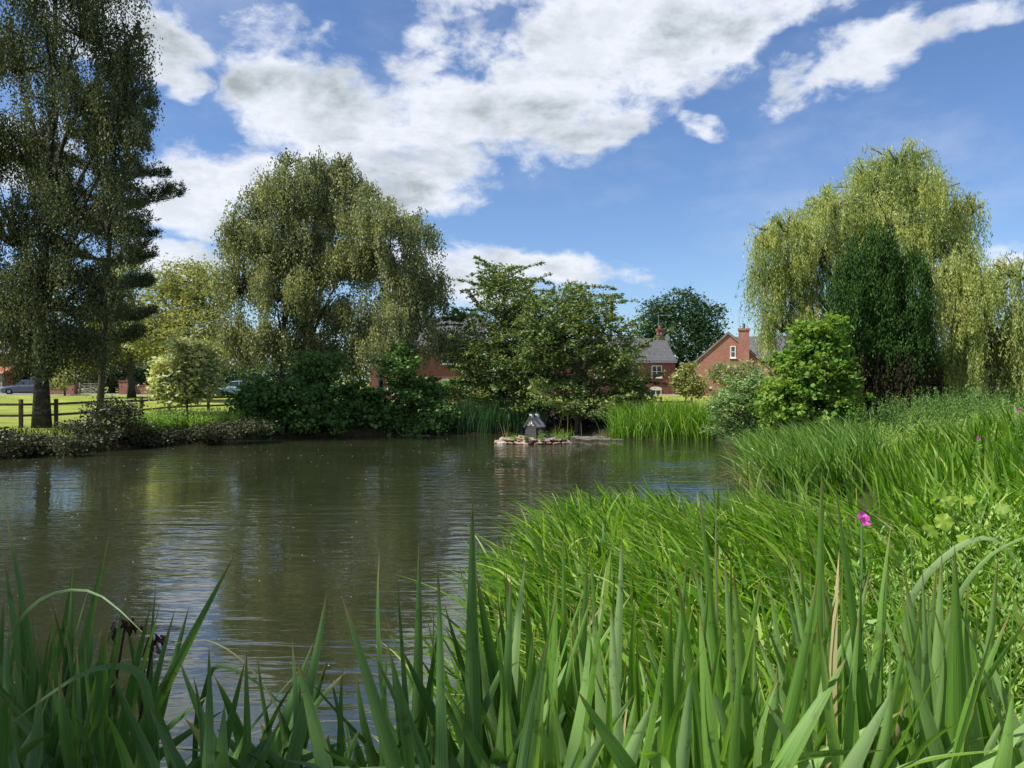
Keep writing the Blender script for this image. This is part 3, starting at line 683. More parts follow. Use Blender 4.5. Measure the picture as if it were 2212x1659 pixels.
for k in (0, wg): 
    b = MB(); b.box(k - .07, k + .07, -.07, .07, -.2, 1.32); b.build('post', M['wood_pale'], gt)
b = MB(); b.bar((.1, -.05, 1.15), (wg / 2, -.05, .2), .03, .08); b.bar((wg - .1, -.05, 1.15), (wg / 2, -.05, .2), .03, .08); b.box(wg/2 - .04, wg/2 + .04, -.062, -.031, .15, 1.25); b.build('brace', M['wood_pale'], gt)

# road, kerb
def strip(name, pts, wd, dz, mat, zt=0):
    vs = []; 
    for (x, y) in pts: 
        z = float(gz(x, y)) + dz; vs += [(x, y - wd/2, z), (x, y + wd/2, z)]
    n = len(pts); o = np_mesh(name, np.array(vs), np.array([[2*i, 2*i+2, 2*i+3, 2*i+1] for i in range(n - 1)]), mat)
    return tag(o, kind='structure')
M['asphalt'] = surf('asphalt', [(.3, (.13, .13, .135)), (.7, (.19, .19, .19))], 1.5, rough=.9)
M['kerb'] = surf('kerb_concrete', [(.3, (.40, .39, .36)), (.7, (.52, .51, .47))], 3, rough=.9)
strip('road', [(x, 84.2 - .0008 * (x + 30) ** 2 * .3) for x in range(-90, 71, 4)], 10.0, .012, M['asphalt'])
kb = MB()
for x in range(-90, 70, 4): kb.bar((x, 79.1 - .00024 * (x + 30) ** 2, 1.02), (x + 4, 79.1 - .00024 * (x + 34) ** 2, 1.02), .28, .12)
tag(kb.build('kerb', M['kerb']), kind='structure')
M['path'] = surf('gravel_path', [(.3, (.25, .22, .17)), (.7, (.42, .38, .31))], 6, rough=.95)
strip('path', [(x, 31.6 + .05 * (x - 16)) for x in np.arange(16.5, 40, .5)], 2.2, .03, M['path'])

# ------------------------------------------------------------------ cars
M['car_blue'] = plain('blue_grey_paint', (.10, .12, .19), .25, .6, .3, 1.0)
M['car_pale'] = plain('pale_blue_paint', (.28, .40, .48), .25, .6, .3, 1.0)
M['tyre'] = plain('rubber', (.02, .02, .02), .9, .2)
M['lamp'] = plain('lamp_glass', (.75, .78, .8), .1, .8)
M['plate'] = plain('number_plate', (.75, .75, .72), .5)
def car(label, loc, rz, paint, tall=1.5):
    r = empty('parked_car', loc, label, 'car', 'cars parked across the road', rz)
    L = 4.3; hw = .89
    # stations: x, zbot, zbelt(hood), half width, ztop (roof), half width roof
    st = [(0, .38, .62, .70), (.12, .26, .78, .80), (.5, .2, .86, .86), (1.15, .2, .96, hw), (2.0, .2, 1.0, hw), (3.2, .2, 1.03, hw), (3.95, .22, 1.02, .86), (4.25, .3, .85, .78), (4.3, .42, .66, .72)]
    b = MB(); vs = []; n = 8
    for x, zb, zt, w_ in st:
        vs += [(x, -w_ + .08, zb), (x, -w_, zb + .14), (x, -w_, zt - .16), (x, -w_ + .1, zt), (x, w_ - .1, zt), (x, w_, zt - .16), (x, w_, zb + .14), (x, w_ - .08, zb)]
    fs = [tuple(range(n))[::-1], tuple((len(st) - 1) * n + k for k in range(n))]
    for i in range(len(st) - 1):
        for k in range(n): fs.append((i*n+k, i*n+(k+1)%n, (i+1)*n+(k+1)%n, (i+1)*n+k))
    b.add(vs, fs)
    # roof panel + pillars
    rt = [(1.15, .97, .80), (1.85, tall - .06, .64), (2.3, tall, .66), (3.2, tall - .02, .66), (3.75, tall - .16, .63), (4.12, 1.0, .76)]
    vs = []
    for x, z, w_ in rt[1:5]: vs += [(x, -w_, z), (x, w_, z), (x, w_ - .06, z + .05), (x, -w_ + .06, z + .05)]
    fs = [(0, 3, 2, 1), (12, 13, 14, 15)]
    for i in range(3):
        for k in range(4): fs.append((i*4+k, i*4+(k+1)%4, (i+1)*4+(k+1)%4, (i+1)*4+k))
    b.add(vs, fs)
    for s in (-1, 1):
        for i in (0, 4): b.bar((rt[i][0], s * rt[i][2], rt[i][1]), (rt[i+1][0], s * rt[i+1][2], rt[i+1][1]), .07, .07)
        b.bar((2.55, s * .80, 1.0), (2.55, s * .665, tall), .08, .06)
    b.build('body', paint, r, smooth=False)
    g = MB(); vs = []
    for x, z, w_ in rt: vs += [(x, -w_ + .012, z - .01), (x, w_ - .012, z - .01)]
    zb = .95; vs2 = [(rt[0][0], .8, zb), (rt[-1][0], .76, zb)]
    base_ = len(vs)
    for x, z, w_ in rt: vs += [(x, -.80, zb), (x, .80, zb)]
    fs = []
    for i in range(5): fs += [(2*i, 2*i+1, 2*i+3, 2*i+2), (2*i, 2*i+2, base_+2*i+2, base_+2*i), (2*i+1, base_+2*i+1, base_+2*i+3, 2*i+3)]
    g.add(vs, fs); g.build('window', M['glass'], r)
    for s in (-1, 1):
        for x in (.82, 3.45):
            w_ = MB(); w_.tube([(x, s * .68, .31), (x, s * .905, .31)], .315, 18); wh = w_.build('wheel', M['tyre'], r)
            q = MB(); q.tube([(x, s * .88, .31), (x, s * .918, .31)], [.20, .17], 12); q.build('rim', M['metal'], wh)
        h_ = MB(); h_.box(.02, .3, s * .62 - .16, s * .62 + .16, .62, .78); h_.build('headlight', M['lamp'], r, bevel=.03)
        h_ = MB(); h_.box(1.55, 1.7, s * .92 - .08, s * .92 + .08, 1.0, 1.12); h_.build('wing_mirror', paint, r, bevel=.03)
    h_ = MB(); h_.box(-.015, .05, -.26, .26, .42, .53); h_.build('number_plate', M['plate'], r)
    h_ = MB(); h_.box(-.012, .05, -.45, .45, .55, .64); h_.build('grille', M['tyre'], r)
    return r
car('shiny blue grey car parked front on before the brown brick house at the left edge', (PX(12, 83), 82.2, 1.02), math.radians(28), M['car_blue'])
car('pale blue car half hidden behind the pale leaved shrub and maple bushes', (PX(452, 76), 77.0, .93), math.radians(12), M['car_pale'])

# ------------------------------------------------------------------ post and rail fences
def fence(label, pts, h=1.2, rails=(.52, .98), post=.13, name='rail_fence'):
    x0, y0 = pts[0]; z0 = float(gz(x0, y0)); r = empty(name, (x0, y0, z0), label, 'fence')
    P_ = [(x, y, float(gz(x, y))) for x, y in pts]
    for x, y, z in P_:
        b = MB(); b.box(x - x0 - post/2, x - x0 + post/2, y - y0 - post/2, y - y0 + post/2, z - z0 - .3, z - z0 + h); b.build('post', M['wood'], r, bevel=.012)
    for a, c in zip(P_[:-1], P_[1:]):
        for rl in rails:
            b = MB(); b.bar((a[0]-x0, a[1]-y0-.085, a[2]-z0+rl), (c[0]-x0, c[1]-y0-.085, c[2]-z0+rl), .045, .10); b.build('rail', M['wood'], r)
    return r
fl = [(PX(-140, 31.6), 31.6), (PX(-48, 32), 32.0), (PX(45, 32.3), 32.3), (PX(121, 33.4), 33.4), (PX(215, 35.5), 35.5), (PX(305, 38.5), 38.5), (PX(365, 42), 42.), (PX(450, 44.5), 44.5), (PX(530, 46), 46.), (PX(620, 47.5), 47.5)]
fence('two rail wooden fence crossing the lawn behind the big dark left tree', fl)
fc = [(PX(900 + i * 66, 48), 48.) for i in range(10)]
fence('low wooden rail fence behind the reeds and bushy tree at the centre', fc, 1.15, (.45, .85))

# ------------------------------------------------------------------ trees
# big dark birch on the left
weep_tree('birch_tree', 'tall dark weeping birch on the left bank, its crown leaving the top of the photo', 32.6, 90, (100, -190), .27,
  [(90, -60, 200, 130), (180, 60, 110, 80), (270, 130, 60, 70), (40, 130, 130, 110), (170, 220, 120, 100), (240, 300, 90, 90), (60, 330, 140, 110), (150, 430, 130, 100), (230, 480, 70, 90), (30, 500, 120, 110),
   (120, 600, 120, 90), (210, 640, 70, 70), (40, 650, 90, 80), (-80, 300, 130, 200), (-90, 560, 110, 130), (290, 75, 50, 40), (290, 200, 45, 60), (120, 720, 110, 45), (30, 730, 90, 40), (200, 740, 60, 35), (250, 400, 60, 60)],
  10500, 2.3, .115, M['birch_shaded'], M['birch_bark'], kleaf=17, wr=.6, group='weeping birches')
# birches in the middle
weep_tree('birch_tree', 'weeping birch of the middle clump, furthest left, trailing pale yellow green twigs', 40.5, 608, (610, 395), .17,
  [(600, 430, 75, 70), (545, 510, 70, 80), (640, 520, 75, 80), (520, 610, 55, 90), (600, 630, 80, 80), (510, 720, 40, 80), (570, 740, 70, 70), (640, 390, 45, 40), (505, 500, 30, 40)],
  5000, 1.9, .13, M['birch_leaf'], M['birch_bark'], kleaf=13, wr=.62, group='weeping birches')
weep_tree('birch_tree', 'tallest weeping birch of the middle clump, its feathery top highest against the cloud', 41.5, 655, (700, 345), .19,
  [(690, 375, 55, 50), (735, 400, 60, 55), (790, 430, 45, 45), (740, 360, 28, 35), (625, 350, 30, 25), (690, 450, 90, 80), (765, 470, 60, 70), (660, 560, 90, 80), (740, 580, 90, 80), (690, 670, 90, 60), (760, 690, 60, 60), (690, 760, 80, 50), (640, 740, 60, 60), (740, 770, 60, 40)],
  6400, 1.8, .13, M['birch_leaf'], M['birch_bark'], kleaf=13, wr=.62, group='weeping birches')
weep_tree('birch_tree', 'weeping birch of the middle clump, furthest right, dark twigs hanging over the brick house', 39.5, 818, (840, 450), .17,
  [(830, 480, 75, 55), (785, 470, 55, 50), (780, 530, 50, 60), (900, 500, 50, 55), (790, 560, 70, 70), (870, 580, 80, 70), (925, 620, 45, 70), (840, 670, 80, 65), (910, 700, 50, 50), (800, 740, 60, 55), (870, 755, 60, 45), (950, 740, 45, 50), (900, 640, 60, 60)],
  5200, 1.7, .13, M['birch_leaf'], M['birch_bark'], kleaf=13, wr=.62, group='weeping birches')
# pine behind the left birch
def pine(name, label, Y, basepx, toppx, r0, whorls, mat):
    bx = PX(basepx, Y); bz = float(gz(bx, Y)); base = np.array((bx, Y, bz)); root = empty(name, base, label, 'tree'); mb = MB(); bag = Bag()
    top = P(*toppx, Y); ts = np.linspace(0, 1, 12); mb.tube([(base * (1 - t_) + top * t_) - base for t_ in ts], [r0 * (1 - .85 * t_) for t_ in ts], 9)
    for (py, reach) in whorls:
        zc = CAMZ + (820 - py) / F * Y; t_ = (zc - bz) / (top[2] - bz); c = base * (1 - t_) + top * t_
        k = 8; a0_ = rng.uniform(0, 6.28)
        for i in range(k):
            a_ = a0_ + i * 6.283 / k + rng.normal(0, .2); R_ = reach * .92 / F * Y * rng.uniform(.65, 1.1); d = np.array((math.cos(a_), math.sin(a_), 0))
            e_ = c + d * R_ + np.array((0, 0, .16 * R_ + rng.normal(0, .35))); mid = c + d * R_ * .55 - np.array((0, 0, .05 * R_))
            pts = [((1 - u) ** 2 * c + 2 * u * (1 - u) * mid + u * u * e_) for u in np.linspace(0, 1, 7)]
            mb.tube([p_ - base for p_ in pts], [.07 * (1 - .8 * u) for u in np.linspace(0, 1, 7)], 5, cap=False)
            nt_ = int(26 + R_ * 14); u = rng.uniform(.25, 1.0, nt_)[:, None] ** .7; q = (1 - u) ** 2 * c + 2 * u * (1 - u) * mid + u * u * e_
            side = np.array((-d[1], d[0], 0)); q = q + side * rng.normal(0, .28, (nt_, 1)) * (1.1 - u * .6) * R_ * .45 + np.array((0, 0, 1)) * np.abs(rng.normal(0, .26, (nt_, 1)))
            per = 26; n = nt_ * per; cc_ = np.repeat(q, per, 0) + rng.normal(0, .09, (n, 3)); dd_ = unit(cc_ - np.repeat(q, per, 0)) + np.array((0, 0, .7)) + d * .5
            Ln = rng.uniform(.12, .22, n); bag.leaves(cc_, dd_, rng.normal(size=(n, 3)), Ln, Ln * .22, rng.uniform(0, 1, n))
    mb.build('trunk', M['bark'], root, smooth=True); bag.build('crown', mat, root); return root
pine('pine_tree', 'dark pine with tiered branches jutting out behind the big left birch', 44., 215, (262, 120), .20,
     [(170, 40), (235, 95), (300, 120), (370, 150), (430, 165), (500, 150), (560, 150), (620, 110), (690, 120), (740, 100)], M['pine'])
# sunlit trees beyond the lawn
broad_tree('ash_tree', 'sunlit pale green tree left of the middle birches, beyond the lawn', 64., 400, .3,
  [(405, 610, 70, 50), (450, 640, 55, 60), (360, 660, 70, 55), (420, 720, 80, 60), (330, 720, 55, 50), (450, 760, 50, 50)], 1000, 30, .42, .22, M['light_leaf'], M['bark'], group='trees beyond the lawn')
broad_tree('ash_tree', 'sunlit green tree showing low between the pine and the pale tree', 72., 285, .3,
  [(270, 600, 50, 45), (240, 680, 60, 60), (300, 740, 60, 50), (200, 760, 60, 50)], 600, 30, .45, .25, M['light_leaf'], M['bark'], group='trees beyond the lawn')
broad_tree('ash_tree', 'yellow green tree above the house at the left edge, seen through birch twigs', 105., -10, .3,
  [(0, 640, 60, 60), (-60, 700, 70, 60), (40, 720, 50, 40), (90, 690, 55, 60)], 420, 24, .7, .4, M['light_leaf'], M['bark'], group='trees beyond the lawn')
broad_tree('dark_tree', 'shadowy dark tree standing behind the field gate', 92., 240, .35,
  [(180, 740, 80, 60), (260, 720, 70, 60), (230, 790, 90, 40), (310, 780, 50, 50), (130, 770, 60, 50), (60, 790, 50, 40), (200, 820, 120, 22), (300, 825, 60, 20)], 900, 26, .6, .32, M['pine'], M['bark'], clear=.1)
broad_tree('garden_shrub', 'small rounded shrub on the lawn just left of the field gate', 78., 140, .1,
  [(140, 815, 22, 22), (125, 830, 20, 16)], 90, 26, .22, .14, M['light_leaf'], M['bark'], cat='shrub')
# dark oak behind houses
broad_tree('oak_tree', 'round dark green oak rising behind the slate roofed house', 104., 1470, .6,
  [(1470, 665, 60, 42), (1420, 690, 45, 40), (1520, 695, 45, 42), (1470, 730, 70, 50), (1530, 740, 30, 40), (1400, 740, 40, 50), (1490, 790, 50, 40), (1440, 800, 50, 30)], 900, 26, .62, .34, M['oak'], M['bark'])
# cherry trees in the centre
broad_tree('cherry_tree', 'bushy cherry tree with long bare looking shoots, taller one left of the pair', 39.5, 1090, .16,
  [(1095, 640, 70, 50, 0), (1060, 720, 85, 65), (1130, 740, 80, 70), (1030, 780, 50, 50), (1090, 800, 90, 50), (1085, 600, 40, 40), (1150, 830, 80, 40), (1050, 850, 60, 30), (1120, 875, 70, 22)],
  900, 36, .25, .15, M['cherry'], M['bark'], group='cherry trees in the middle', wr=.5, shoots=130, shootL=(.8, 1.9), flat=.5, toppx=(1095, 620))
broad_tree('cherry_tree', 'bushy cherry tree with spiky shoots, lower one nearest the slate roofed house', 38.0, 1248, .16,
  [(1250, 680, 75, 50, 0), (1170, 690, 55, 50), (1180, 760, 60, 60), (1210, 740, 80, 60), (1310, 740, 75, 65), (1350, 790, 50, 50), (1260, 800, 100, 55), (1330, 850, 70, 40), (1230, 640, 35, 35), (1210, 850, 60, 35), (1290, 880, 90, 26), (1370, 850, 40, 40)],
  980, 36, .25, .15, M['cherry'], M['bark'], group='cherry trees in the middle', wr=.5, shoots=130, shootL=(.8, 2.1), flat=.5, toppx=(1250, 620))
# far bank shrubs
M_sh = M['shrub']
for (lab, px, Y, lb, n_) in [
  ('leafy maple bush at the left end of the far bank thicket', 570, 35.0, [(560, 925, 60, 18), (565, 850, 36, 38), (590, 890, 55, 38), (535, 875, 28, 34)], 230),
  ('tall rounded maple bush under the middle of the birches', 670, 36.0, [(670, 928, 75, 16), (685, 802, 50, 44), (650, 870, 60, 50), (722, 868, 46, 44), (690, 915, 70, 22)], 380),
  ('maple bush with drooping leaves right of the tall rounded one', 780, 36.7, [(780, 926, 70, 16), (785, 866, 38, 38), (760, 905, 50, 30), (820, 900, 45, 30)], 230),
  ('broad maple bush sloping down to the reeds at the right end of the thicket', 890, 37.1, [(900, 924, 80, 16), (868, 800, 36, 42), (900, 860, 60, 50), (940, 900, 45, 35), (860, 905, 50, 30)], 340)]:
    broad_tree('maple_bush', lab, Y, px, .06, lb, int(n_ * 1.0), 38, .20, .16, M_sh, M['bark'], shoots=26, shootL=(.4, 1.0), cat='shrub', group='maple bushes on the far bank', wr=.8, clear=.05, zmin=.06, parts=('stem', 'foliage'))
broad_tree('variegated_shrub', 'pale cream leaved shrub in front of the rail fence', 38.5, 405, .07,
  [(388, 800, 50, 40), (430, 778, 34, 38), (362, 838, 34, 28), (445, 825, 24, 30), (400, 755, 24, 20), (400, 845, 50, 25)], 360, 34, .24, .19, M['varie'], M['bark'], cat='shrub', parts=('stem', 'foliage'), wr=.7)
broad_tree('bramble_bush', 'low dusky bush overhanging the water beside the left birch', 29.6, 235, .05,
  [(235, 920, 75, 45), (180, 940, 60, 35), (290, 940, 45, 32), (240, 880, 50, 20)], 330, 34, .16, .10, M['shaded_bush'], M['bark'], cat='shrub', parts=('stem', 'foliage'), zmin=.08, basez=.35)
broad_tree('bramble_bush', 'ragged dusky undergrowth hanging over the water at the left edge', 25.9, 60, .04,
  [(20, 962, 60, 26, 0), (90, 964, 60, 22, 1.2), (-50, 958, 60, 30), (150, 962, 30, 18), (190, 958, 35, 16, 2)], 380, 34, .16, .10, M['shaded_bush'], M['bark'], cat='shrub', parts=('stem', 'foliage'), zmin=.06, basez=.35)
broad_tree('bramble_bush', 'dark overhanging growth on the bank between the dusky bush and the maple bushes', 31.8, 450, .04,
  [(400, 935, 60, 16), (480, 930, 60, 18), (350, 948, 34, 16, -1.2), (320, 955, 30, 14, -1.8), (540, 925, 40, 18)], 330, 34, .15, .10, M['shaded_bush'], M['bark'], cat='shrub', parts=('stem', 'foliage'), zmin=.05, basez=.3, basedy=.2)
# willows on the right
weep_tree('willow_tree', 'large weeping willow towering over the dark cypress on the right', 40., 1830, (1900, 400), .38,
  [(1940, 350, 75, 45), (1880, 400, 90, 60), (1990, 420, 80, 60), (1790, 450, 80, 50), (2060, 470, 55, 50), (1920, 480, 110, 60), (1700, 500, 70, 40), (1770, 540, 80, 60), (1660, 530, 45, 45), (1720, 610, 80, 70), (2010, 540, 80, 70), (1650, 600, 40, 60),
   (1690, 700, 50, 60), (2040, 640, 50, 80), (1880, 560, 80, 50), (1755, 690, 50, 60), (2100, 450, 30, 40)],
  5200, 3.4, .17, M['willow_leaf'], M['willow_bark'], kleaf=34, wr=.24, group='weeping willows', sway=.5, stem=True)
weep_tree('willow_tree', 'spreading weeping willow at the right edge, lower than the cypress', 33., 2150, (2130, 600), .3,
  [(2120, 620, 60, 50), (2040, 600, 45, 50), (2080, 560, 40, 35), (2200, 590, 60, 50), (2060, 700, 55, 60), (2150, 720, 90, 70), (2240, 700, 80, 80), (2110, 790, 90, 40), (2200, 800, 80, 40), (2290, 620, 80, 90), (2120, 740, 70, 30)],
  3000, 2.3, .16, M['willow_leaf'], M['willow_bark'], kleaf=28, wr=.24, group='weeping willows', sway=.5, stem=True)
# cypress
def cypress():
    Y = 33.; bx = PX(1888, Y); bz = float(gz(bx, Y)); base = np.array((bx, Y, bz)); root = empty('cypress_tree', base, 'dark green columnar cypress with dead brown lower sprays beneath the willow', 'tree')
    g_ = Bag(); d_ = Bag()
    cols = [(1850, 520, 38), (1905, 530, 42), (1812, 580, 38), (1955, 555, 36), (1880, 500, 32), (1982, 650, 28), (1792, 690, 26), (1930, 610, 45), (1838, 620, 45), (1965, 720, 40), (1820, 760, 40), (1885, 640, 60)]
    for (cpx, cpy, cr_) in cols:
        n = int((905 - cpy) * cr_ / 42.); dy = rng.uniform(-1.2, .4); py = cpy + (905 - cpy) * rng.uniform(0, 1, n) ** .9
        k_ = np.clip((py - cpy) / 60, 0, 1) ** .45; rr = cr_ / F * Y * (.15 + .85 * k_) * rng.uniform(.75, 1.1, n); a_ = rng.uniform(0, 6.283, n)
        c = np.stack([(cpx - 1106) / F * Y + np.cos(a_) * rr, Y + dy + np.sin(a_) * rr, CAMZ + (820 - py) / F * Y], 1); per = 44; N_ = n * per
        cc_ = np.repeat(c, per, 0) + rng.normal(0, 1, (N_, 3)) * np.array((.085, .085, .24)); dr = rng.normal(0, .3, (N_, 3)); dr[:, 2] = 1
        Ln = rng.uniform(.08, .18, N_); rn = np.clip(np.repeat(rng.uniform(0, .5, n), per) + rng.uniform(0, .5, N_), 0, 1)
        dead = np.repeat(py + rng.normal(0, 22, n) > 790, per); nn_ = rng.normal(size=(N_, 3))
        for bg_, mk in ((g_, ~dead), (d_, dead)):
            if mk.any(): bg_.leaves(cc_[mk], dr[mk], nn_[mk], Ln[mk], Ln[mk] * .38, rn[mk])
    mb = MB(); mb.tube([(0, 0, -.3), (0, 0, 3), (0, 0, 6.5)], [.3, .22, .05], 9)
    for k in range(60):
        a_ = rng.uniform(0, 6.28); z_ = rng.uniform(.4, 6); R_ = 2.0 if z_ < 4.5 else 1.2; mb.tube([(0, 0, z_), (R_ * .5 * math.cos(a_), R_ * .5 * math.sin(a_), z_ + .5), (R_ * math.cos(a_), R_ * math.sin(a_), z_ + 1.3)], [.06, .04, .01], 4, cap=False)
    mb.build('trunk', M['bark'], root, smooth=True); g_.build('crown', M['cypress'], root); d_.build('dead_foliage', M['cypress_dead'], root)
cypress()
broad_tree('field_maple', 'bright green leafy bush at the foot of the cypress', 26., 1740, .09,
  [(1775, 745, 45, 50), (1740, 800, 60, 60), (1800, 810, 45, 45), (1700, 870, 55, 60), (1770, 880, 75, 55), (1680, 900, 38, 40), (1815, 860, 35, 40), (1800, 700, 18, 25), (1740, 715, 16, 22)], 520, 42, .16, .13, M['shrub_bright'], M['bark'], cat='shrub', wr=.85, clear=.05, shoots=60, shootL=(.3, .8), parts=('stem', 'foliage'))
broad_tree('willow_bush', 'dense grey green bush between the reeds and the bright bush', 30.5, 1595, .06,
  [(1600, 850, 42, 35), (1575, 890, 42, 42), (1620, 890, 40, 45), (1640, 850, 25, 40), (1590, 930, 55, 16), (1640, 925, 30, 20)], 430, 44, .16, .10, M['bush_grey'], M['bark'], cat='shrub', wr=.5, clear=.05, parts=('stem', 'foliage'))
broad_tree('garden_bush', 'brownish clipped bush against the orange brick gable', 60., 1582, .08, [(1565, 808, 30, 24), (1605, 806, 30, 24)], 150, 30, .3, .18, M['birch_leaf'], M['bark'], cat='shrub', parts=('stem', 'foliage'))
broad_tree('elder_bush', 'yellow green shrub between the two right hand brick houses', 55., 1480, .06, [(1475, 828, 22, 24), (1500, 835, 30, 22), (1488, 800, 14, 22)], 130, 30, .25, .2, M['light_leaf'], M['bark'], cat='shrub', parts=('stem', 'foliage'))
hb = foliage_mass('hedge', 'clipped green hedge behind the central fence', 'hedge', [(PX(880, 52), PX(1110, 52), 51.5, 52.8, .4, CAMZ + (820 - 815) / F * 52)], 330, 36, .2, .16, M['hedge'])
hb = foliage_mass('hedge', 'dark hedge under the trees at the right edge', 'hedge', [(PX(2000, 38), PX(2330, 38), 37.2, 39, .9, CAMZ - .2)], 420, 36, .22, .16, M['shrub'])
foliage_mass('hedge', 'dark hedge across the lawn between pine and pale shrub', 'hedge', [(PX(290, 88), PX(640, 88), 89.8, 91, .9, 4.6)], 500, 26, .4, .26, M['oak'])
foliage_mass('undergrowth', 'shaded undergrowth below the cherry trees', 'undergrowth', [(PX(1150, 40.5), PX(1400, 40.5), 40, 41.5, .2, 1.5)], 260, 30, .2, .14, M['shaded_bush'], kind='stuff')

# ------------------------------------------------------------------ blades (sedge, reeds)
def blades(name, label, cat, roots, H, lean, leanvar, width, droop, mat, seg=6, kind='stuff', group=None, tipk=.5, rz=None):
    """roots (n,2); H (n,) ; lean (2,) world direction times amount"""
    n = len(roots); z = np.maximum(gz(roots[:, 0], roots[:, 1]), -.12); r0 = np.column_stack([roots, z])
    t_ = np.linspace(0, 1, seg + 1)[None, :]
    ld = np.array(lean)[None, :] + rng.normal(0, leanvar, (n, 2)); dp = droop * rng.uniform(.2, 1.6, n)
    hx = ld[:, 0:1] * H[:, None] * (t_ ** 1.7 * (1 + dp[:, None] * .6 * t_)); hy = ld[:, 1:2] * H[:, None] * (t_ ** 1.7 * (1 + dp[:, None] * .6 * t_))
    hz_ = H[:, None] * (t_ - .5 * dp[:, None] * t_ ** 3.2)
    c = np.stack([r0[:, 0:1] + hx, r0[:, 1:2] + hy, r0[:, 2:3] + hz_], 2)
    a_ = rng.uniform(0, math.pi, n); sd_ = np.stack([np.cos(a_), np.sin(a_) * .7, np.zeros(n)], 1)
    wf = np.minimum(1, (1 - t_) / tipk) ** .85 * (.55 + .45 * np.minimum(1, t_ * 4)); wd = (width * rng.uniform(.6, 1.35, n))[:, None] * wf
    Lv = c - sd_[:, None, :] * wd[..., None] / 2; Rv = c + sd_[:, None, :] * wd[..., None] / 2
    V_ = np.stack([Lv, Rv], 2).reshape(-1, 3); uv = np.stack([np.tile(np.array([0., 1.]), (n * (seg + 1), 1)).reshape(n, seg + 1, 2), np.repeat(np.broadcast_to(t_, (n, seg + 1))[..., None], 2, 2)], 3).reshape(-1, 2)
    b0 = (np.arange(n) * (seg + 1) * 2)[:, None] + (np.arange(seg) * 2)[None, :]
    Fq_ = np.stack([b0, b0 + 1, b0 + 3, b0 + 2], 2).reshape(-1, 4); rn = np.repeat(rng.uniform(0, 1, n), seg)
    org = np.array((roots[:, 0].mean(), roots[:, 1].mean(), float(z.mean())))
    o = np_mesh(name, V_ - org, Fq_, mat, None, {'rnd': rn}, uv=uv); o.location = org; tag(o, label, cat, group, kind); return o
def sample(poly, n, clump=0, crad=.2):
    poly = np.array(poly, float); lo = poly.min(0); hi = poly.max(0); out_ = []
    def ins(p_):
        c_ = np.zeros(len(p_), bool)
        for i in range(len(poly)):
            a_ = poly[i]; b_ = poly[(i + 1) % len(poly)]
            c_ ^= ((a_[1] > p_[:, 1]) != (b_[1] > p_[:, 1])) & (p_[:, 0] < (b_[0] - a_[0]) * (p_[:, 1] - a_[1]) / (b_[1] - a_[1] + 1e-12) + a_[0])
        return c_
    k = clump or n; p_ = rng.uniform(lo, hi, (k * 6, 2)); p_ = p_[ins(p_)][:k]
    if clump: p_ = p_[rng.integers(0, len(p_), n)] + rng.normal(0, crad, (n, 2))
    return p_
BED = [(-.45, 4.0), (-.45, 6.2), (-.2, 8.6), (.3, 10.8), (1.0, 13.1), (2.4, 13.7), (3.2, 13.0), (4.2, 12.2), (4.4, 10), (4.2, 8), (3.2, 5), (2.0, 3.2), (.6, 3.0)]
rt_ = sample(BED, 5200, 380, .11)
blades('sedge', 'dense bright green sedge bed along the near right bank, leaning left', 'sedge', rt_, rng.uniform(.45, 1.02, len(rt_)) * np.clip(.85 + rt_[:, 1] * .01, 0, 1.0), (-.40, -.05), .34, .036, .55, M['sedge'], seg=7)
ru_ = sample(BED, 900, 130, .07)
blades('flag_iris', 'broader upright blades standing up out of the near sedge bed', 'iris', ru_, rng.uniform(.6, 1.02, len(ru_)), (-.22, 0), .16, .040, .22, M['sedge'], seg=7, tipk=.38)
rs_ = sample(BED, 500, 200, .12)
blades('dry_sedge', 'scattered straw coloured blades in the sedge bed', 'sedge', rs_, rng.uniform(.5, 1.0, len(rs_)), (-.6, -.1), .3, .010, .7, M['straw'], seg=7)
R2 = [(5.3, 16.8), (6.1, 19.5), (7.0, 22.5), (9, 23), (9.5, 20), (8, 17), (6.5, 15.5)]
rt_ = sample(R2, 3200, 200, .18)
blades('sedge', 'sedge tuft spilling into the pond below the bright green bush', 'sedge', rt_, rng.uniform(1.0, 1.6, len(rt_)) , (-.22, .0), .22, .040, .45, M['sedge_far'], seg=6)
rs_ = sample([(5.2, 16.6), (5.6, 17.5), (5.9, 19), (6.6, 19), (6, 16.4)], 110, 12, .15)
blades('dry_sedge', 'straw coloured blades arching over the water from the sedge tuft', 'sedge', rs_, rng.uniform(.8, 1.3, len(rs_)), (-.75, -.05), .2, .013, .9, M['straw'], seg=7)
R3 = [(4.4, 33.6), (4.8, 35.5), (6.5, 36.5), (9, 36), (9.2, 33.4), (7, 33.0)]
rt_ = sample(R3, 4200, 200, .25)
blades('reed', 'bright green reed bed at the water edge in front of the brick houses', 'reeds', rt_, rng.uniform(.9, 1.75, len(rt_)), (-.10, 0), .22, .035, .4, M['sedge'], seg=5)
R4 = [(-3.0, 36.7), (-2.6, 38.3), (1.2, 39.6), (1.6, 38.5), (-.6, 37.2)]
rt_ = sample(R4, 1900, 150, .2)
blades('reed', 'dark upright reeds standing in the water left of the duck house', 'reeds', rt_, rng.uniform(1.1, 1.75, len(rt_)), (.0, 0), .13, .035, .3, M['reed_dark'], seg=5)
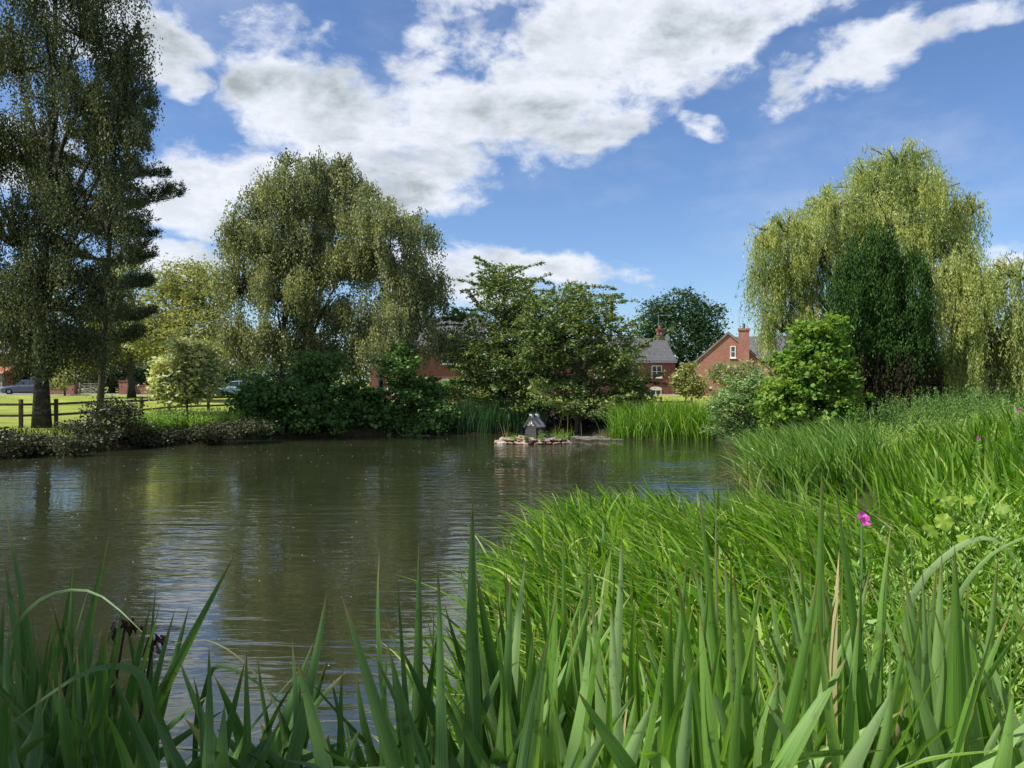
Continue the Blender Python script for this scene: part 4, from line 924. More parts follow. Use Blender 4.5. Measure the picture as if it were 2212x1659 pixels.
# right bank iris, mid distance
R5 = [(6, 12), (7.5, 15.5), (10.5, 17), (12, 15), (9.5, 11), (7, 9.5)]
rt_ = sample(R5, 2100, 130, .14)
blades('flag_iris', 'upright iris leaves along the right bank path', 'iris', rt_, rng.uniform(.9, 1.4, len(rt_)), (-.12, 0), .14, .050, .25, M['sedge'], seg=6, tipk=.35)
R6 = [(1.6, 3.0), (4.4, 8), (5.2, 10.4), (7.4, 9.8), (6.5, 7), (3.8, 3.6), (2.4, 2.4)]
rt_ = sample(R6, 2000, 190, .12)
blades('flag_iris', 'tangle of iris and grass blades on the right bank behind the front irises', 'iris', rt_, rng.uniform(.45, .9, len(rt_)), (-.12, -.05), .32, .034, .45, M['sedge'], seg=6, tipk=.4)
# herbs on the right: leafy stalks
def herbs(name, label, roots, H, mat, leafL, per=26, kind='stuff', cat='herbs'):
    n = len(roots); z = gz(roots[:, 0], roots[:, 1]); r0 = np.column_stack([roots, z]); bag = Bag()
    u = rng.uniform(.05, 1, (n, per)); ld = rng.normal(0, .12, (n, 2)); pos = np.repeat(r0[:, None, :], per, 1)
    pos[..., 0] += ld[:, :1] * u * u * H[:, None]; pos[..., 1] += ld[:, 1:] * u * u * H[:, None]; pos[..., 2] += u * H[:, None]
    a_ = rng.uniform(0, 6.28, (n, per)); o_ = leafL * .5 * (1.1 - .7 * u); d = np.stack([np.cos(a_), np.sin(a_), .25 + .9 * u], 2); pos += d * o_[..., None]
    N_ = n * per; L = (leafL * (1.15 - .75 * u) * rng.uniform(.7, 1.2, u.shape)).ravel(); nn = np.array((0, 0, 1.)) + rng.normal(0, .35, (N_, 3))
    bag.leaves(pos.reshape(-1, 3), d.reshape(-1, 3), nn, L, L * .3, np.clip(rng.uniform(0, 1, N_) * .6 + u.ravel() * .4, 0, 1))
    v = np.concatenate(bag.v); org = r0.mean(0); o = np_mesh(name, v - org, quads(len(v) // 4), mat, None, {'rnd': np.concatenate(bag.r)}); o.location = org
    return tag(o, label, cat, None, kind)
R7 = [(9, 13.5), (10.5, 19), (20, 22), (20, 13), (10, 8), (5.5, 5.2), (6.8, 9)]
rt_ = sample(R7, 1500); herbs('willowherb', 'pale green leafy willowherb filling the right bank', rt_, rng.uniform(.6, 1.05, len(rt_)), M['herb'], .13, 42)
rt_ = sample([(1.0, 2.9), (2.4, 5.5), (5.5, 7.5), (4.6, 4.6), (2.6, 2.6)], 240); herbs('willowherb', 'leafy willowherb stalks between the front irises on the right', rt_, rng.uniform(.6, 1.1, len(rt_)), M['herb'], .085, 46)
rt_ = sample([(-15.2, 30.4), (-12.8, 32.2), (-11, 34.4), (-12, 36), (-15, 33.5), (-16.4, 31)], 700); herbs('nettles', 'sunlit nettles and grasses on the left bank below the cream shrub', rt_, rng.uniform(.5, .95, len(rt_)), M['herb'], .16, 36)
rt_ = sample([(-15.6, 30.3), (-11, 34.6), (-11.6, 35), (-15.8, 31.2)], 700, 40, .25)
blades('bank_grass', 'long grass tufts spilling over the left bank', 'grass', rt_, rng.uniform(.5, 1.0, len(rt_)), (.0, -.3), .25, .03, .5, M['sedge'], seg=5)
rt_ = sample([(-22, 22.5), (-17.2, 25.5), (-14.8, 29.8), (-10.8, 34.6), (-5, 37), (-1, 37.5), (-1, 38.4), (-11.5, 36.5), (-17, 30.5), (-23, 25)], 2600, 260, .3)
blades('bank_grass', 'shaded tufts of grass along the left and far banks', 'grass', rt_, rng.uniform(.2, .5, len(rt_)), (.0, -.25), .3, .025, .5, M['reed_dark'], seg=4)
rt_ = sample([(9.8, 26), (12, 31), (18, 33), (19, 27), (15, 23)], 420); herbs('nettles', 'dark leafy nettles at the foot of the cypress', rt_, rng.uniform(.6, 1.2, len(rt_)), M['shrub'], .16, 36)
rt_ = sample([(9.2, 19), (10.5, 27), (17, 31), (24, 28), (18, 20)], 800); herbs('nettles', 'green leafy growth between the bright bush and the path', rt_, rng.uniform(.5, .9, len(rt_)), M['hedge'], .15, 36)

M['stem'] = plain('green_stem', (.10, .20, .05), .6)
rt_ = sample([(7.3, 21.5), (9.6, 27), (11, 27), (11.5, 19), (8.8, 18)], 420); herbs('nettles', 'mid green weeds filling the slope behind the sedge tuft', rt_, rng.uniform(.4, .75, len(rt_)), M['herb'], .13, 36)
# ------------------------------------------------------------------ duck house and its stone island
IX, IY = PX(1152, 31.6), 31.8
isl = []
n = 40; vs = [(IX, IY, .13)]; 
for ring, (rr, zz) in enumerate(((.5, .12), (.85, .06), (1.1, -.35))):
    for k in range(n):
        a_ = 2 * math.pi * k / n; w_ = 1 + .08 * math.sin(3 * a_ + 1) + .05 * math.sin(7 * a_); vs.append((IX + math.cos(a_) * 1.45 * rr * w_, IY + math.sin(a_) * .75 * rr * w_, zz))
fs = [(0, 1 + k, 1 + (k + 1) % n) for k in range(n)]
for r_ in range(2):
    for k in range(n): a_ = 1 + r_ * n + k; b_ = 1 + r_ * n + (k + 1) % n; fs.append((a_, a_ + n, b_ + n, b_))
b = MB(); b.add(vs, fs); o = b.build('island', M['soil'], smooth=True); tag(o, kind='structure')
M['stone_pink'] = surf('pink_sandstone', [(.3, (.17, .105, .08)), (.5, (.28, .19, .15)), (.75, (.42, .33, .26))], 3, rough=.9, bump=.5)
M['stone_grey'] = surf('grey_stone', [(.3, (.07, .07, .075)), (.7, (.17, .165, .165))], 3, rough=.9, bump=.5)
M['stone_pale'] = surf('pale_stone', [(.3, (.20, .20, .17)), (.7, (.38, .36, .30))], 3, rough=.9, bump=.5)
def stone_mesh(seed):
    bm = bmesh.new(); bmesh.ops.create_icosphere(bm, subdivisions=2, radius=1)
    off = Vector((seed * 7.3, seed * 3.1, seed))
    for v in bm.verts:
        k = 1 + .35 * mnoise.noise(v.co * 1.2 + off); v.co = v.co * k
        v.co.x = max(-.85, min(.85, v.co.x)); v.co.z = max(-.7, min(.7, v.co.z))
    me = bpy.data.meshes.new('stone'); bm.to_mesh(me); bm.free(); return me
sm = {}
for kind_ in ('stone_pink', 'stone_grey', 'stone_pale'):
    sm[kind_] = [stone_mesh(i + hash(kind_) % 1 + {'stone_pink': 0, 'stone_grey': 10, 'stone_pale': 20}[kind_]) for i in range(4)]
    for me_ in sm[kind_]: me_.materials.append(M[kind_])
k = 0
for ring, cnt, rr, zz in ((0, 34, .97, .03), (1, 28, .84, .13), (2, 16, .62, .18)):
    for i in range(cnt):
        a_ = 2 * math.pi * (i + rng.uniform(-.3, .3)) / cnt
        x = IX + math.cos(a_) * 1.48 * rr; y = IY + math.sin(a_) * .78 * rr
        right_ = math.cos(a_) > .25
        kind_ = ('stone_grey' if rng.uniform() < .5 else 'stone_pink') if right_ else ('stone_pink' if rng.uniform() < .85 else 'stone_pale')
        if rng.uniform() < .06: kind_ = 'stone_pale'
        o = bpy.data.objects.new('stone', sm[kind_][k % 4]); k += 1; s_ = rng.uniform(.09, .19)
        o.scale = (s_ * 1.35, s_ * .9, s_ * .42); o.location = (x, y, zz + rng.uniform(-.02, .03)); o.rotation_euler = (rng.normal(0, .15), rng.normal(0, .15), a_ + 1.57 + rng.normal(0, .5)); COL.objects.link(o)
        side = {'stone_pink': 'flat pink sandstone', 'stone_grey': 'dark grey slab', 'stone_pale': 'pale buff stone'}[kind_]
        where = ('at the water line, ' if ring == 0 else 'in the upper course, ' if ring == 1 else 'beside the duck house, ') + ('right side of the island' if math.cos(a_) > .3 else 'left side of the island' if math.cos(a_) < -.3 else 'middle of the island')
        tag(o, side + ' ' + where, 'stone', 'stones of the duck house island')
M['dh_dark'] = surf('black_stained_boards', [(.3, (.030, .028, .027)), (.7, (.062, .058, .055))], 3, rough=.75, sc=(1, 1, 14))
M['dh_white'] = plain('cream_render', (.62, .62, .60), .8)
M['dh_roof'] = surf('felt_roof', [(.3, (.13, .13, .135)), (.7, (.21, .21, .215))], 14, rough=.85)
dh = empty('duck_house', (PX(1155, 31.6), 31.75, .17), 'black timber duck house with half timbered gable on the stone island', 'duck house', rz=math.radians(52))
# local: gable end faces -x (towards left/front), long side faces -y
hw_, hl_, he, hr = .27, .27, .52, .88      # half width (y), half length (x), eave, ridge
b = MB(); nbr = 8
for k in range(nbr):                        # lapped boards
    z0 = .0 + k * he / nbr; z1 = z0 + he / nbr - .002; t_ = .012
    b.add([(-hl_ - t_, -hw_ - t_, z0), (hl_ + t_, -hw_ - t_, z0), (hl_ + t_, hw_ + t_, z0), (-hl_ - t_, hw_ + t_, z0), (-hl_, -hw_, z1), (hl_, -hw_, z1), (hl_, hw_, z1), (-hl_, hw_, z1)],
          [(0, 3, 2, 1), (4, 5, 6, 7), (0, 1, 5, 4), (1, 2, 6, 5), (2, 3, 7, 6), (3, 0, 4, 7)])
b.build('wall', M['dh_dark'], dh)
def yz_prism(mb, poly, x0, x1):
    n = len(poly); mb.add([(x0, y, z) for y, z in poly] + [(x1, y, z) for y, z in poly], [tuple(range(n))[::-1], tuple(range(n, 2*n))] + [(i, (i+1) % n, n+(i+1) % n, n+i) for i in range(n)])
for s in (-1, 1):
    b = MB(); x0, x1 = (-hl_ - .012, -hl_ + .02) if s < 0 else (hl_ - .02, hl_ + .012); yz_prism(b, [(-hw_ - .02, he), (hw_ + .02, he), (0, hr)], x0, x1); gp = b.build('gable_panel', M['dh_white'], dh)
    b = MB(); xf = x0 - .012 if s < 0 else x1 + .012
    for (a1, a2, b1, b2) in ((-hw_, he + .02, hw_, he + .02), (0, he + .02, 0, hr - .03), (0, he + .03, -.17, he + .16), (0, he + .03, .17, he + .16)):
        b.bar((xf, a1, a2), (xf, b1, b2), .012, .022)
    b.build('timber', M['dh_dark'], gp)
b = MB(); sl_ = (hr - he) / hw_; ov = .05
for s in (-1, 1):
    pl = [(0, hr + .01), (s * (hw_ + ov), he - ov * sl_ + .01), (s * (hw_ + ov), he - ov * sl_ + .05), (0, hr + .055)]
    if s > 0: pl = pl[::-1]
    yz_prism(b, pl, -hl_ - .045, hl_ + .045)
rfd = b.build('roof', M['dh_roof'], dh)
for x_ in (-hl_ - .06, hl_ + .03):
    b = MB()
    for s in (-1, 1): b.bar((x_ + .012, 0, hr + .02), (x_ + .012, s * (hw_ + ov), he - ov * sl_ + .02), .03, .075)
    b.build('bargeboard', M['dh_dark'], rfd)
b = MB(); b.box(-hl_ - .062, hl_ + .062, -.03, .03, hr + .045, hr + .085); b.build('ridge_cap', M['dh_dark'], rfd)
for x_ in (-.22, .18):
    b = MB(); b.box(x_ - .06, x_ + .06, -.055, .055, hr - .02, hr + .15); c_ = b.build('chimney', M['dh_white'], rfd)
    b = MB(); b.box(x_ - .075, x_ + .075, -.07, .07, hr + .152, hr + .18); b.tube([(x_ - .03, 0, hr + .18), (x_ - .03, 0, hr + .23)], .02, 8); b.tube([(x_ + .03, 0, hr + .18), (x_ + .03, 0, hr + .23)], .02, 8); b.build('chimney_pot', M['dh_dark'], c_)
b = MB(); pl = [(-.09, 0), (.09, 0), (.09, .17)] + [(.09 * math.cos(a_), .17 + .08 * math.sin(a_)) for a_ in np.linspace(.3, 2.84, 6)] + [(-.09, .17)]
b.prism(pl, -hw_ - .02, -hw_ - .012); M['black'] = plain('dark_opening', (.006, .006, .006), .9); b.build('doorway', M['black'], dh)
# island plants
for (lab, px, Y, r_, h_, mt) in [('pale leafy herb in front of the duck house door', 1169, 31.0, .16, .30, 'herb'), ('small leafy herb at the left side of the stone island', 1110, 31.3, .22, .14, 'herb'), ('low dark creeping plant spilling over the front stones', 1137, 30.95, .12, .12, 'shrub'), ('low leafy weed at the right end of the stone island', 1210, 31.6, .18, .14, 'herb')]:
    x = PX(px, Y); nn_ = 240; c = np.stack([rng.normal(0, r_ * .5, nn_), rng.normal(0, r_ * .5, nn_), np.abs(rng.normal(0, h_ * .6, nn_)) + .02], 1); bag = Bag(); L = rng.uniform(.03, .07, nn_)
    bag.leaves(c, rng.normal(size=(nn_, 3)), rng.normal(size=(nn_, 3)) + np.array((0, 0, .6)), L, L * .6, rng.uniform(0, 1, nn_)); v = np.concatenate(bag.v)
    o = empty('island_plant', (x, Y, .15), lab, 'plant', 'plants on the island'); np_mesh('leaves', v, quads(nn_), M[mt], o, {'rnd': np.concatenate(bag.r)}, world=False)
    b = MB()
    for q in c[:14]: b.tube([(0, 0, -.02), (q[0] * .5, q[1] * .5, q[2] * .6), tuple(q)], [.006, .004, .002], 4)
    b.build('stem', M['stem'], o)
def tuft(name, label, x, y, n_, H, lean, var, w_, mat, rad=.1, group=None, droop=.4, cat='grass tuft'):
    rt = rng.normal(0, rad, (n_, 2)) + np.array((x, y)); o = blades(name, label, cat, rt, rng.uniform(*H, n_), lean, var, w_, droop, M[mat], seg=5, kind=None, group=group); return o
tuft('iris_tuft', 'green grassy tuft in the water right of the duck house', PX(1215, 33.2), 33.2, 60, (.4, .85), (0, 0), .45, .025, 'sedge', .2, 'tufts around the island')
tuft('iris_tuft', 'small bright tuft behind the right end of the stone island', PX(1192, 32.6), 32.7, 34, (.3, .6), (0, 0), .45, .022, 'sedge', .12, 'tufts around the island')
tuft('dead_stalks', 'few bare tan stalks standing at the left end of the island', PX(1094, 31.8), 31.8, 9, (.6, 1.1), (0, 0), .16, .016, 'straw', .05, 'tufts around the island', .1, 'stalks')
tuft('dead_stalks', 'thin tan stalks standing in the water behind the right tuft', PX(1228, 34), 34., 14, (.6, 1.5), (0, 0), .12, .014, 'straw', .3, 'tufts around the island', .05, 'stalks')
b = MB(); b.tube([(0, 0, .03), (.5, .1, .05), (1.0, .05, .035), (1.3, .2, .06)], [.02, .018, .015, .01], 5); tag(b.build('stick', M['wood_pale'], None, loc=(PX(1225, 34.5), 34.5, 0)), 'pale fallen stick lying on the water right of the island', 'stick')
b = MB(); b.tube([(0, 0, .01), (.6, -.04, .015), (1.3, .0, .01)], [.012, .012, .008], 5); tag(b.build('stick', M['wood_pale'], None, loc=(PX(868, 36), 35.9, 0)), 'thin white stick floating below the far bank thicket', 'stick')
# marginal litter (reed stems on the water)
b = MB()
for k in range(60):
    x = rng.uniform(2.6, 4.6); y = rng.uniform(33.4, 35.4) ; a_ = rng.normal(0, .5); L = rng.uniform(.2, .7); b.tube([(x, y, .012), (x + L * math.cos(a_), y + L * math.sin(a_), .02)], .008, 4)
tag(b.build('reed_litter', M['wood_pale']), 'dead reed stems floating left of the bright reed bed', 'litter', None, 'stuff')
# flecks of fluff and petals on the water
nf_ = 700; x = rng.uniform(-17, 6, nf_); y = 4 + (rng.uniform(0, 1, nf_) ** 1.4) * 31; keep = pond_sd(x, y) < -.3; x = x[keep]; y = y[keep]; n_ = len(x)
a_ = rng.uniform(0, 6.28, n_); L = rng.uniform(.008, .028, n_) * np.clip(y / 12, .5, 2)
bag = Bag(); bag.leaves(np.stack([x, y, np.full(n_, .006)], 1), np.stack([np.cos(a_), np.sin(a_), np.zeros(n_)], 1), np.tile((0, 0, 1.), (n_, 1)), L, L * .7, rng.uniform(0, 1, n_))
v = np.concatenate(bag.v); tag(np_mesh('pond_fluff', v, quads(n_), M['white'], None, {'rnd': np.concatenate(bag.r)}), 'white specks of fluff floating on the pond', 'floating fluff', None, 'stuff')

# added unseen tree left of the viewer, placed to shade the left irises
sx_, sy_ = -6.4, -.6
shade = empty('ash_tree', (sx_ - 1.5, sy_ - 1.5, float(gz(sx_ - 1.5, sy_ - 1.5))), 'added unseen ash tree shading the left irises, just left of the picture', 'tree'); bag = Bag(); mb = MB()
cen = in_ball(330) * np.array((2.9, 2.6, 1.5)) * rng.uniform(.2, 1, (330, 1)) ** .5 + np.array((sx_, sy_, 7.2)); cluster_leaves(bag, cen, 34, .26, .15)
sb_ = np.array(shade.location); mb.tube([np.array((0, 0, -.2)), np.array((.3, .3, 2.5)), np.array((1.0, 1.0, 4.6)), np.array((1.5, 1.5, 6.8))], [.2, .16, .12, .05], 9)
for e_ in cen[:40]: mb.tube([np.array((1.0, 1.0, 4.6)), (e_ - sb_) * .5 + np.array((.6, .6, 3.0)), e_ - sb_], [.06, .03, .01], 4, cap=False)
mb.build('trunk', M['bark'], shade, smooth=True); bag.build('crown', M['light_leaf'], shade)

# ------------------------------------------------------------------ foreground irises
def iris_blade(parent, tip, bot, w, bend=0., face=0., mat='iris', fold=.25, curl=0., seg=16, name='leaf', tipk=.48):
    """tip & bottom world points; the blade is continued below bot to the ground"""
    tip = np.array(tip, float); bot = np.array(bot, float); d = bot - tip; gzv = float(gz(bot[0], bot[1])) - .03
    if bot[2] > gzv: k = (gzv - tip[2]) / min(d[2], -.05); root = tip + d * min(k, 2.6)
    else: root = bot
    L = np.linalg.norm(tip - root); ax = (tip - root) / L; side = np.array((math.cos(face), math.sin(face), 0.)); side = side - ax * (side @ ax); side /= np.linalg.norm(side); nrm = np.cross(side, ax)
    ts = np.linspace(0, 1, seg + 1); pl = np.array((1., 0, 0)); pl = pl - ax * (pl @ ax)
    V_ = []; UV = []
    tw = rng.normal(0, .25); tipk = tipk * rng.uniform(.6, 1.05)
    for t_ in ts:
        c = root + ax * L * t_ + pl * bend * L * (math.sin(t_ * math.pi)) * .5 + nrm * curl * L * t_ ** 3 * .15
        c = c + nrm * .012 * math.sin(t_ * 7 + tw * 9)
        ww = w * 1.0 * (min(1., (1 - t_) / tipk) ** .78) * (.8 + .2 * min(1, t_ * 3)); a_ = tw * t_; s2 = side * math.cos(a_) + nrm * math.sin(a_); n2 = -side * math.sin(a_) + nrm * math.cos(a_)
        for u in (-1, -.5, 0, .5, 1):
            V_.append(c + s2 * ww * .5 * u + n2 * ww * fold * (1 - abs(u)) * .6); UV.append((u * .5 + .5, t_))
    Fq_ = [(i*5+k, i*5+k+1, (i+1)*5+k+1, (i+1)*5+k) for i in range(seg) for k in range(4)]
    return np_mesh(name, np.array(V_), np.array(Fq_), M[mat], parent, {'rnd': np.full(len(Fq_), rng.uniform())}, smooth=True, uv=np.array(UV))
def arch_blade(parent, pts, w, mat='iris', face=None, name='leaf', seg=18):
    """arching leaf through px,py,Y control points"""
    pts = [P(*p_) for p_ in pts]; n = len(pts); V_ = []; UV = []
    def cr(t_):
        f = t_ * (n - 1); i = min(n - 2, int(f)); u = f - i; p0 = pts[max(0, i - 1)]; p1 = pts[i]; p2 = pts[i + 1]; p3 = pts[min(n - 1, i + 2)]
        return .5 * ((2 * p1) + (-p0 + p2) * u + (2 * p0 - 5 * p1 + 4 * p2 - p3) * u * u + (-p0 + 3 * p1 - 3 * p2 + p3) * u ** 3)
    for k in range(seg + 1):
        t_ = k / seg; c = cr(t_); tg = unit(cr(min(1, t_ + .02)) - cr(max(0, t_ - .02))); vw = np.array((.15, -.8, .6)); s2 = unit(np.cross(tg, vw)); nn_ = np.cross(s2, tg); ww = w * (min(1., (1 - t_) / .5) ** .8)
        for u in (-1, 0, 1): V_.append(c + s2 * ww * .5 * u + nn_ * ww * .12 * (1 - abs(u))); UV.append((u * .5 + .5, t_))
    Fq_ = [(i*3+k, i*3+k+1, (i+1)*3+k+1, (i+1)*3+k) for i in range(seg) for k in range(2)]
    return np_mesh(name, np.array(V_), np.array(Fq_), M[mat], parent, {'rnd': np.full(len(Fq_), rng.uniform())}, smooth=True, uv=np.array(UV))
GR = 'iris plants along the near bank'
# hero blades: tipx, tipy, bottomx (at y=1659), width px, Y, bend, material, label
HERO = [
 (1018, 1052, 1020, 46, 1.45, .01, 'iris_shaded', 'iris with the single tallest dark blade, near the middle of the front row'),
 (735, 1285, 868, 44, 1.40, -.03, 'iris_shaded', 'iris with a broad yellow edged blade leaning left, left of the tallest dark blade'),
 (700, 1275, 610, 34, 1.50, .05, 'iris_shaded', 'iris whose narrow blade leans right with a tan tip, before open water'),
 (510, 1195, 235, 34, 1.55, .04, 'iris_shaded', 'iris with one long dark blade slanting far right across the water reflection'),
 (236, 1150, 80, 34, 1.6, .05, 'iris_shaded', 'iris with a slanting yellow tipped blade in the left corner clump'),
 (5, 1095, 55, 34, 1.6, .08, 'iris_shaded', 'iris with a tall curved blade at the left edge of the photo'),
 (160, 1172, 140, 26, 1.7, .0, 'iris_shaded', 'iris with slim upright blades standing in the left corner clump'),
 (395, 1420, 475, 38, 1.35, -.03, 'iris_shaded', 'iris with a stout blade leaning left beside the water gap'),
 (540, 1400, 520, 34, 1.45, .0, 'iris_shaded', 'iris with red tinged tips rising over the water gap'),
 (905, 1160, 880, 26, 1.6, .03, 'iris_shaded', 'iris with slim bluish blade just left of the tallest dark blade'),
 (866, 1240, 872, 26, 1.5, .0, 'iris_shaded', 'iris with thin straight blades between the leaning ones, left of centre'),
 (940, 1205, 968, 36, 1.4, -.02, 'iris_shaded', 'iris with brown streaked blades touching the tallest one'),
 (1105, 1235, 1070, 36, 1.5, .02, 'iris_shaded', 'iris of short dark blades right of the tallest one'),
 (1180, 1380, 1130, 40, 1.4, .02, 'iris_shaded', 'iris with overlapping leaning blades low in the middle'),
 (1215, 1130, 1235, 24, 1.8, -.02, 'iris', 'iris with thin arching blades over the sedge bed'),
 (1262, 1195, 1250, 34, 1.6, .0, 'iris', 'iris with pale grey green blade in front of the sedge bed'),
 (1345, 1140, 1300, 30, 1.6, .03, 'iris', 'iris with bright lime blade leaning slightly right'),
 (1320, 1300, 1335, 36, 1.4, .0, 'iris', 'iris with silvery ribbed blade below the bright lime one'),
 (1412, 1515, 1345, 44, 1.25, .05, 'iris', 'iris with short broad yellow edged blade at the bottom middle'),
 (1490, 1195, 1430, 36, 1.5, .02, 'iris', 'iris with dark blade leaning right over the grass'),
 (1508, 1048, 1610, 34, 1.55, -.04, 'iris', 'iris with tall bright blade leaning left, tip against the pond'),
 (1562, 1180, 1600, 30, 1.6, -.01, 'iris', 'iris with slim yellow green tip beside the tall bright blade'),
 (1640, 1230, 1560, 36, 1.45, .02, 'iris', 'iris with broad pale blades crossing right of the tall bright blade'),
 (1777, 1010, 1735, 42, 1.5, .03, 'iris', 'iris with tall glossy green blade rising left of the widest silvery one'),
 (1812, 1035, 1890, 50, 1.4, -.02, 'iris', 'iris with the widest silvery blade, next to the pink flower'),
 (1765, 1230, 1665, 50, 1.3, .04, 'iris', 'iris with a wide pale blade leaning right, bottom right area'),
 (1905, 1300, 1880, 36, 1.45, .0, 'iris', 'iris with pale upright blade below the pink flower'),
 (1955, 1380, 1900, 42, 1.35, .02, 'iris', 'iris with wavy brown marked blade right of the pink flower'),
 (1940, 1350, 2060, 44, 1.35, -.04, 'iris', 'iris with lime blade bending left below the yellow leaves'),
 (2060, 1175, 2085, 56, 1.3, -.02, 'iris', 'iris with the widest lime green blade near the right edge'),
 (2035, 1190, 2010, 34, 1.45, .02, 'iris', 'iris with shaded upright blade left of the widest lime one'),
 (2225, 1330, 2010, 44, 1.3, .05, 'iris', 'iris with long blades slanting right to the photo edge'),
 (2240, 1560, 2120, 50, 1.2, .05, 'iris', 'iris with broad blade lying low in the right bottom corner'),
 (90, 1480, 60, 34, 1.3, .0, 'iris_shaded', 'iris of short shaded blades in the left bottom corner'),
 (245, 1430, 330, 40, 1.35, -.05, 'iris_shaded', 'iris with leaf crossing in front of brown seed heads'),
 (640, 1420, 700, 36, 1.4, .0, 'iris_shaded', 'iris of low shaded blades left of the broad leaning blade'),
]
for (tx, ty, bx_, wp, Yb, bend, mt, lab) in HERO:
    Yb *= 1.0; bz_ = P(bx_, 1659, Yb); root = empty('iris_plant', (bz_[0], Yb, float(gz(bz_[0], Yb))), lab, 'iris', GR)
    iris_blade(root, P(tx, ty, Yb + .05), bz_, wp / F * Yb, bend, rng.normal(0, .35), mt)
    nb = 8 if bx_ > 1050 else 6
    for k in range(nb):
        ox = rng.normal(0, 48); lean_ = rng.normal(0, 60); Yk = Yb + rng.uniform(-.1, .35); ty2 = ty + rng.uniform(60, 380); 
        if 330 < bx_ < 760: ty2 += 130
        if ty2 > 1600: ty2 = rng.uniform(1470, 1630)
        lowb = 60 if 380 < bx_ < 720 else 0
        iris_blade(root, P(tx * .5 + bx_ * .5 + ox + lean_, ty2 + lowb, Yk), P(bx_ + ox, 1659, Yk), wp * rng.uniform(.55, 1.0) / F * Yk, rng.normal(0, .03), rng.normal(0, .6), mt if rng.uniform() < .95 else rng.choice(['iris', 'straw']), fold=rng.uniform(.1, .35), curl=rng.normal(0, .5))
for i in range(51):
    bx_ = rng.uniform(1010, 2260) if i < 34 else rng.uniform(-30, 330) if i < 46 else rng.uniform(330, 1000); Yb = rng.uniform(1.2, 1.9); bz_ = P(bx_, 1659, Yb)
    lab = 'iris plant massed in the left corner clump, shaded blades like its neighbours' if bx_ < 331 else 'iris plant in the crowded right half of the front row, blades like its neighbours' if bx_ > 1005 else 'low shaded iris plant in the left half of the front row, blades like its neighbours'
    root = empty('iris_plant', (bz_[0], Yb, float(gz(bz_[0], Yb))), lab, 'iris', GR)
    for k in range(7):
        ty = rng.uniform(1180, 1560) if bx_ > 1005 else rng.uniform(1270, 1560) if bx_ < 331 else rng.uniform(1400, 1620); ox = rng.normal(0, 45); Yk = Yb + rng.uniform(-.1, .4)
        iris_blade(root, P(bx_ + ox * 1.6 + rng.normal(0, 60), ty, Yk), P(bx_ + ox, 1659, Yk), rng.uniform(22, 42) / F * Yk, rng.normal(0, .04), rng.normal(0, .7), 'straw' if rng.uniform() < .025 else 'iris' if bx_ > 1005 else 'iris_shaded', fold=rng.uniform(.1, .35), curl=rng.normal(0, .5))
# arching leaves
ARCH = [([(30, 1659, 1.5), (10, 1420, 1.6), (80, 1300, 1.6), (200, 1280, 1.6), (320, 1380, 1.5)], .009, 'iris_shaded', 'thin leaf arching over in the left corner clump'),
        ([(330, 1659, 1.4), (322, 1540, 1.4), (290, 1450, 1.4), (180, 1455, 1.35), (0, 1580, 1.3)], .017, 'iris_shaded', 'pale leaf bent over low in the left corner clump'),
        ([(640, 1659, 1.9), (560, 1470, 1.9), (450, 1385, 1.9), (350, 1400, 1.9)], .005, 'straw', 'thin pale stalk curving over the water gap'),
        ([(1960, 1659, 1.8), (1960, 1330, 1.8), (2060, 1190, 1.8), (2160, 1170, 1.8), (2230, 1280, 1.8)], .017, 'iris', 'pale arching leaf beneath the yellow leaves'),
        ([(2000, 1659, 1.7), (2050, 1350, 1.7), (2130, 1210, 1.7), (2240, 1150, 1.7)], .015, 'iris', 'pale leaf arching out of the photo at the right edge'),
        ([(1549, 1300, 3.2), (1547, 1180, 3.2), (1548, 1040, 3.2)], .012, 'straw', 'single thin pale stem standing above the sedge bed'),
        ([(420, 1600, 2.0), (440, 1500, 2.0), (470, 1440, 2.0), (560, 1480, 2.0), (640, 1560, 2.0)], .014, 'iris_shaded', 'slender leaf arching right across the water gap')]
for pts, w_, mt, lab in ARCH:
    p0 = P(*pts[0]); root = empty('arching_leaf', (p0[0], p0[1], float(gz(p0[0], p0[1]))), lab, 'leaf', 'arching leaves along the near bank')
    lo = np.array(pts[0], float); arch_blade(root, [(lo[0], lo[1] + 350, lo[2])] + pts, w_, mt)
# low fill of blades and herbs under the irises
fillp = [(-1.7, 1.55), (-1.7, 3.2), (-.6, 3.3), (.2, 3.5), (1.2, 3.2), (2.4, 2.6), (2.2, 1.5), (.5, 1.5)]
rt_ = sample(fillp, 800, 120, .08)
zf = np.where(rt_[:, 0] < -.05, .5, 1.0)
blades('flag_iris', 'low mass of iris blades filling the near bank between the tall ones', 'iris', rt_, rng.uniform(.5, .88, len(rt_)) * zf, (0, .05), .16, .026, .15, M['iris'], seg=8, tipk=.4)
rt_ = sample([(-2.1, 2.0), (-2.1, 3.4), (-1.0, 3.6), (-.75, 2.8), (-1.1, 2.0)], 420, 60, .1)
blades('flag_iris', 'leafy tangle of iris blades in the left corner by the water', 'iris', rt_, rng.uniform(.45, .95, len(rt_)), (.15, .0), .3, .022, .5, M['iris_shaded'], seg=8, tipk=.4)
rt_ = sample([(-.2, 2.6), (.1, 3.7), (2.4, 3.6), (2.2, 2.2)], 520, 80, .1)
blades('flag_iris', 'green blades between the front irises and the sedge bed', 'iris', rt_, rng.uniform(.6, .98, len(rt_)), (-.15, .0), .2, .020, .4, M['sedge'], seg=8, tipk=.4)
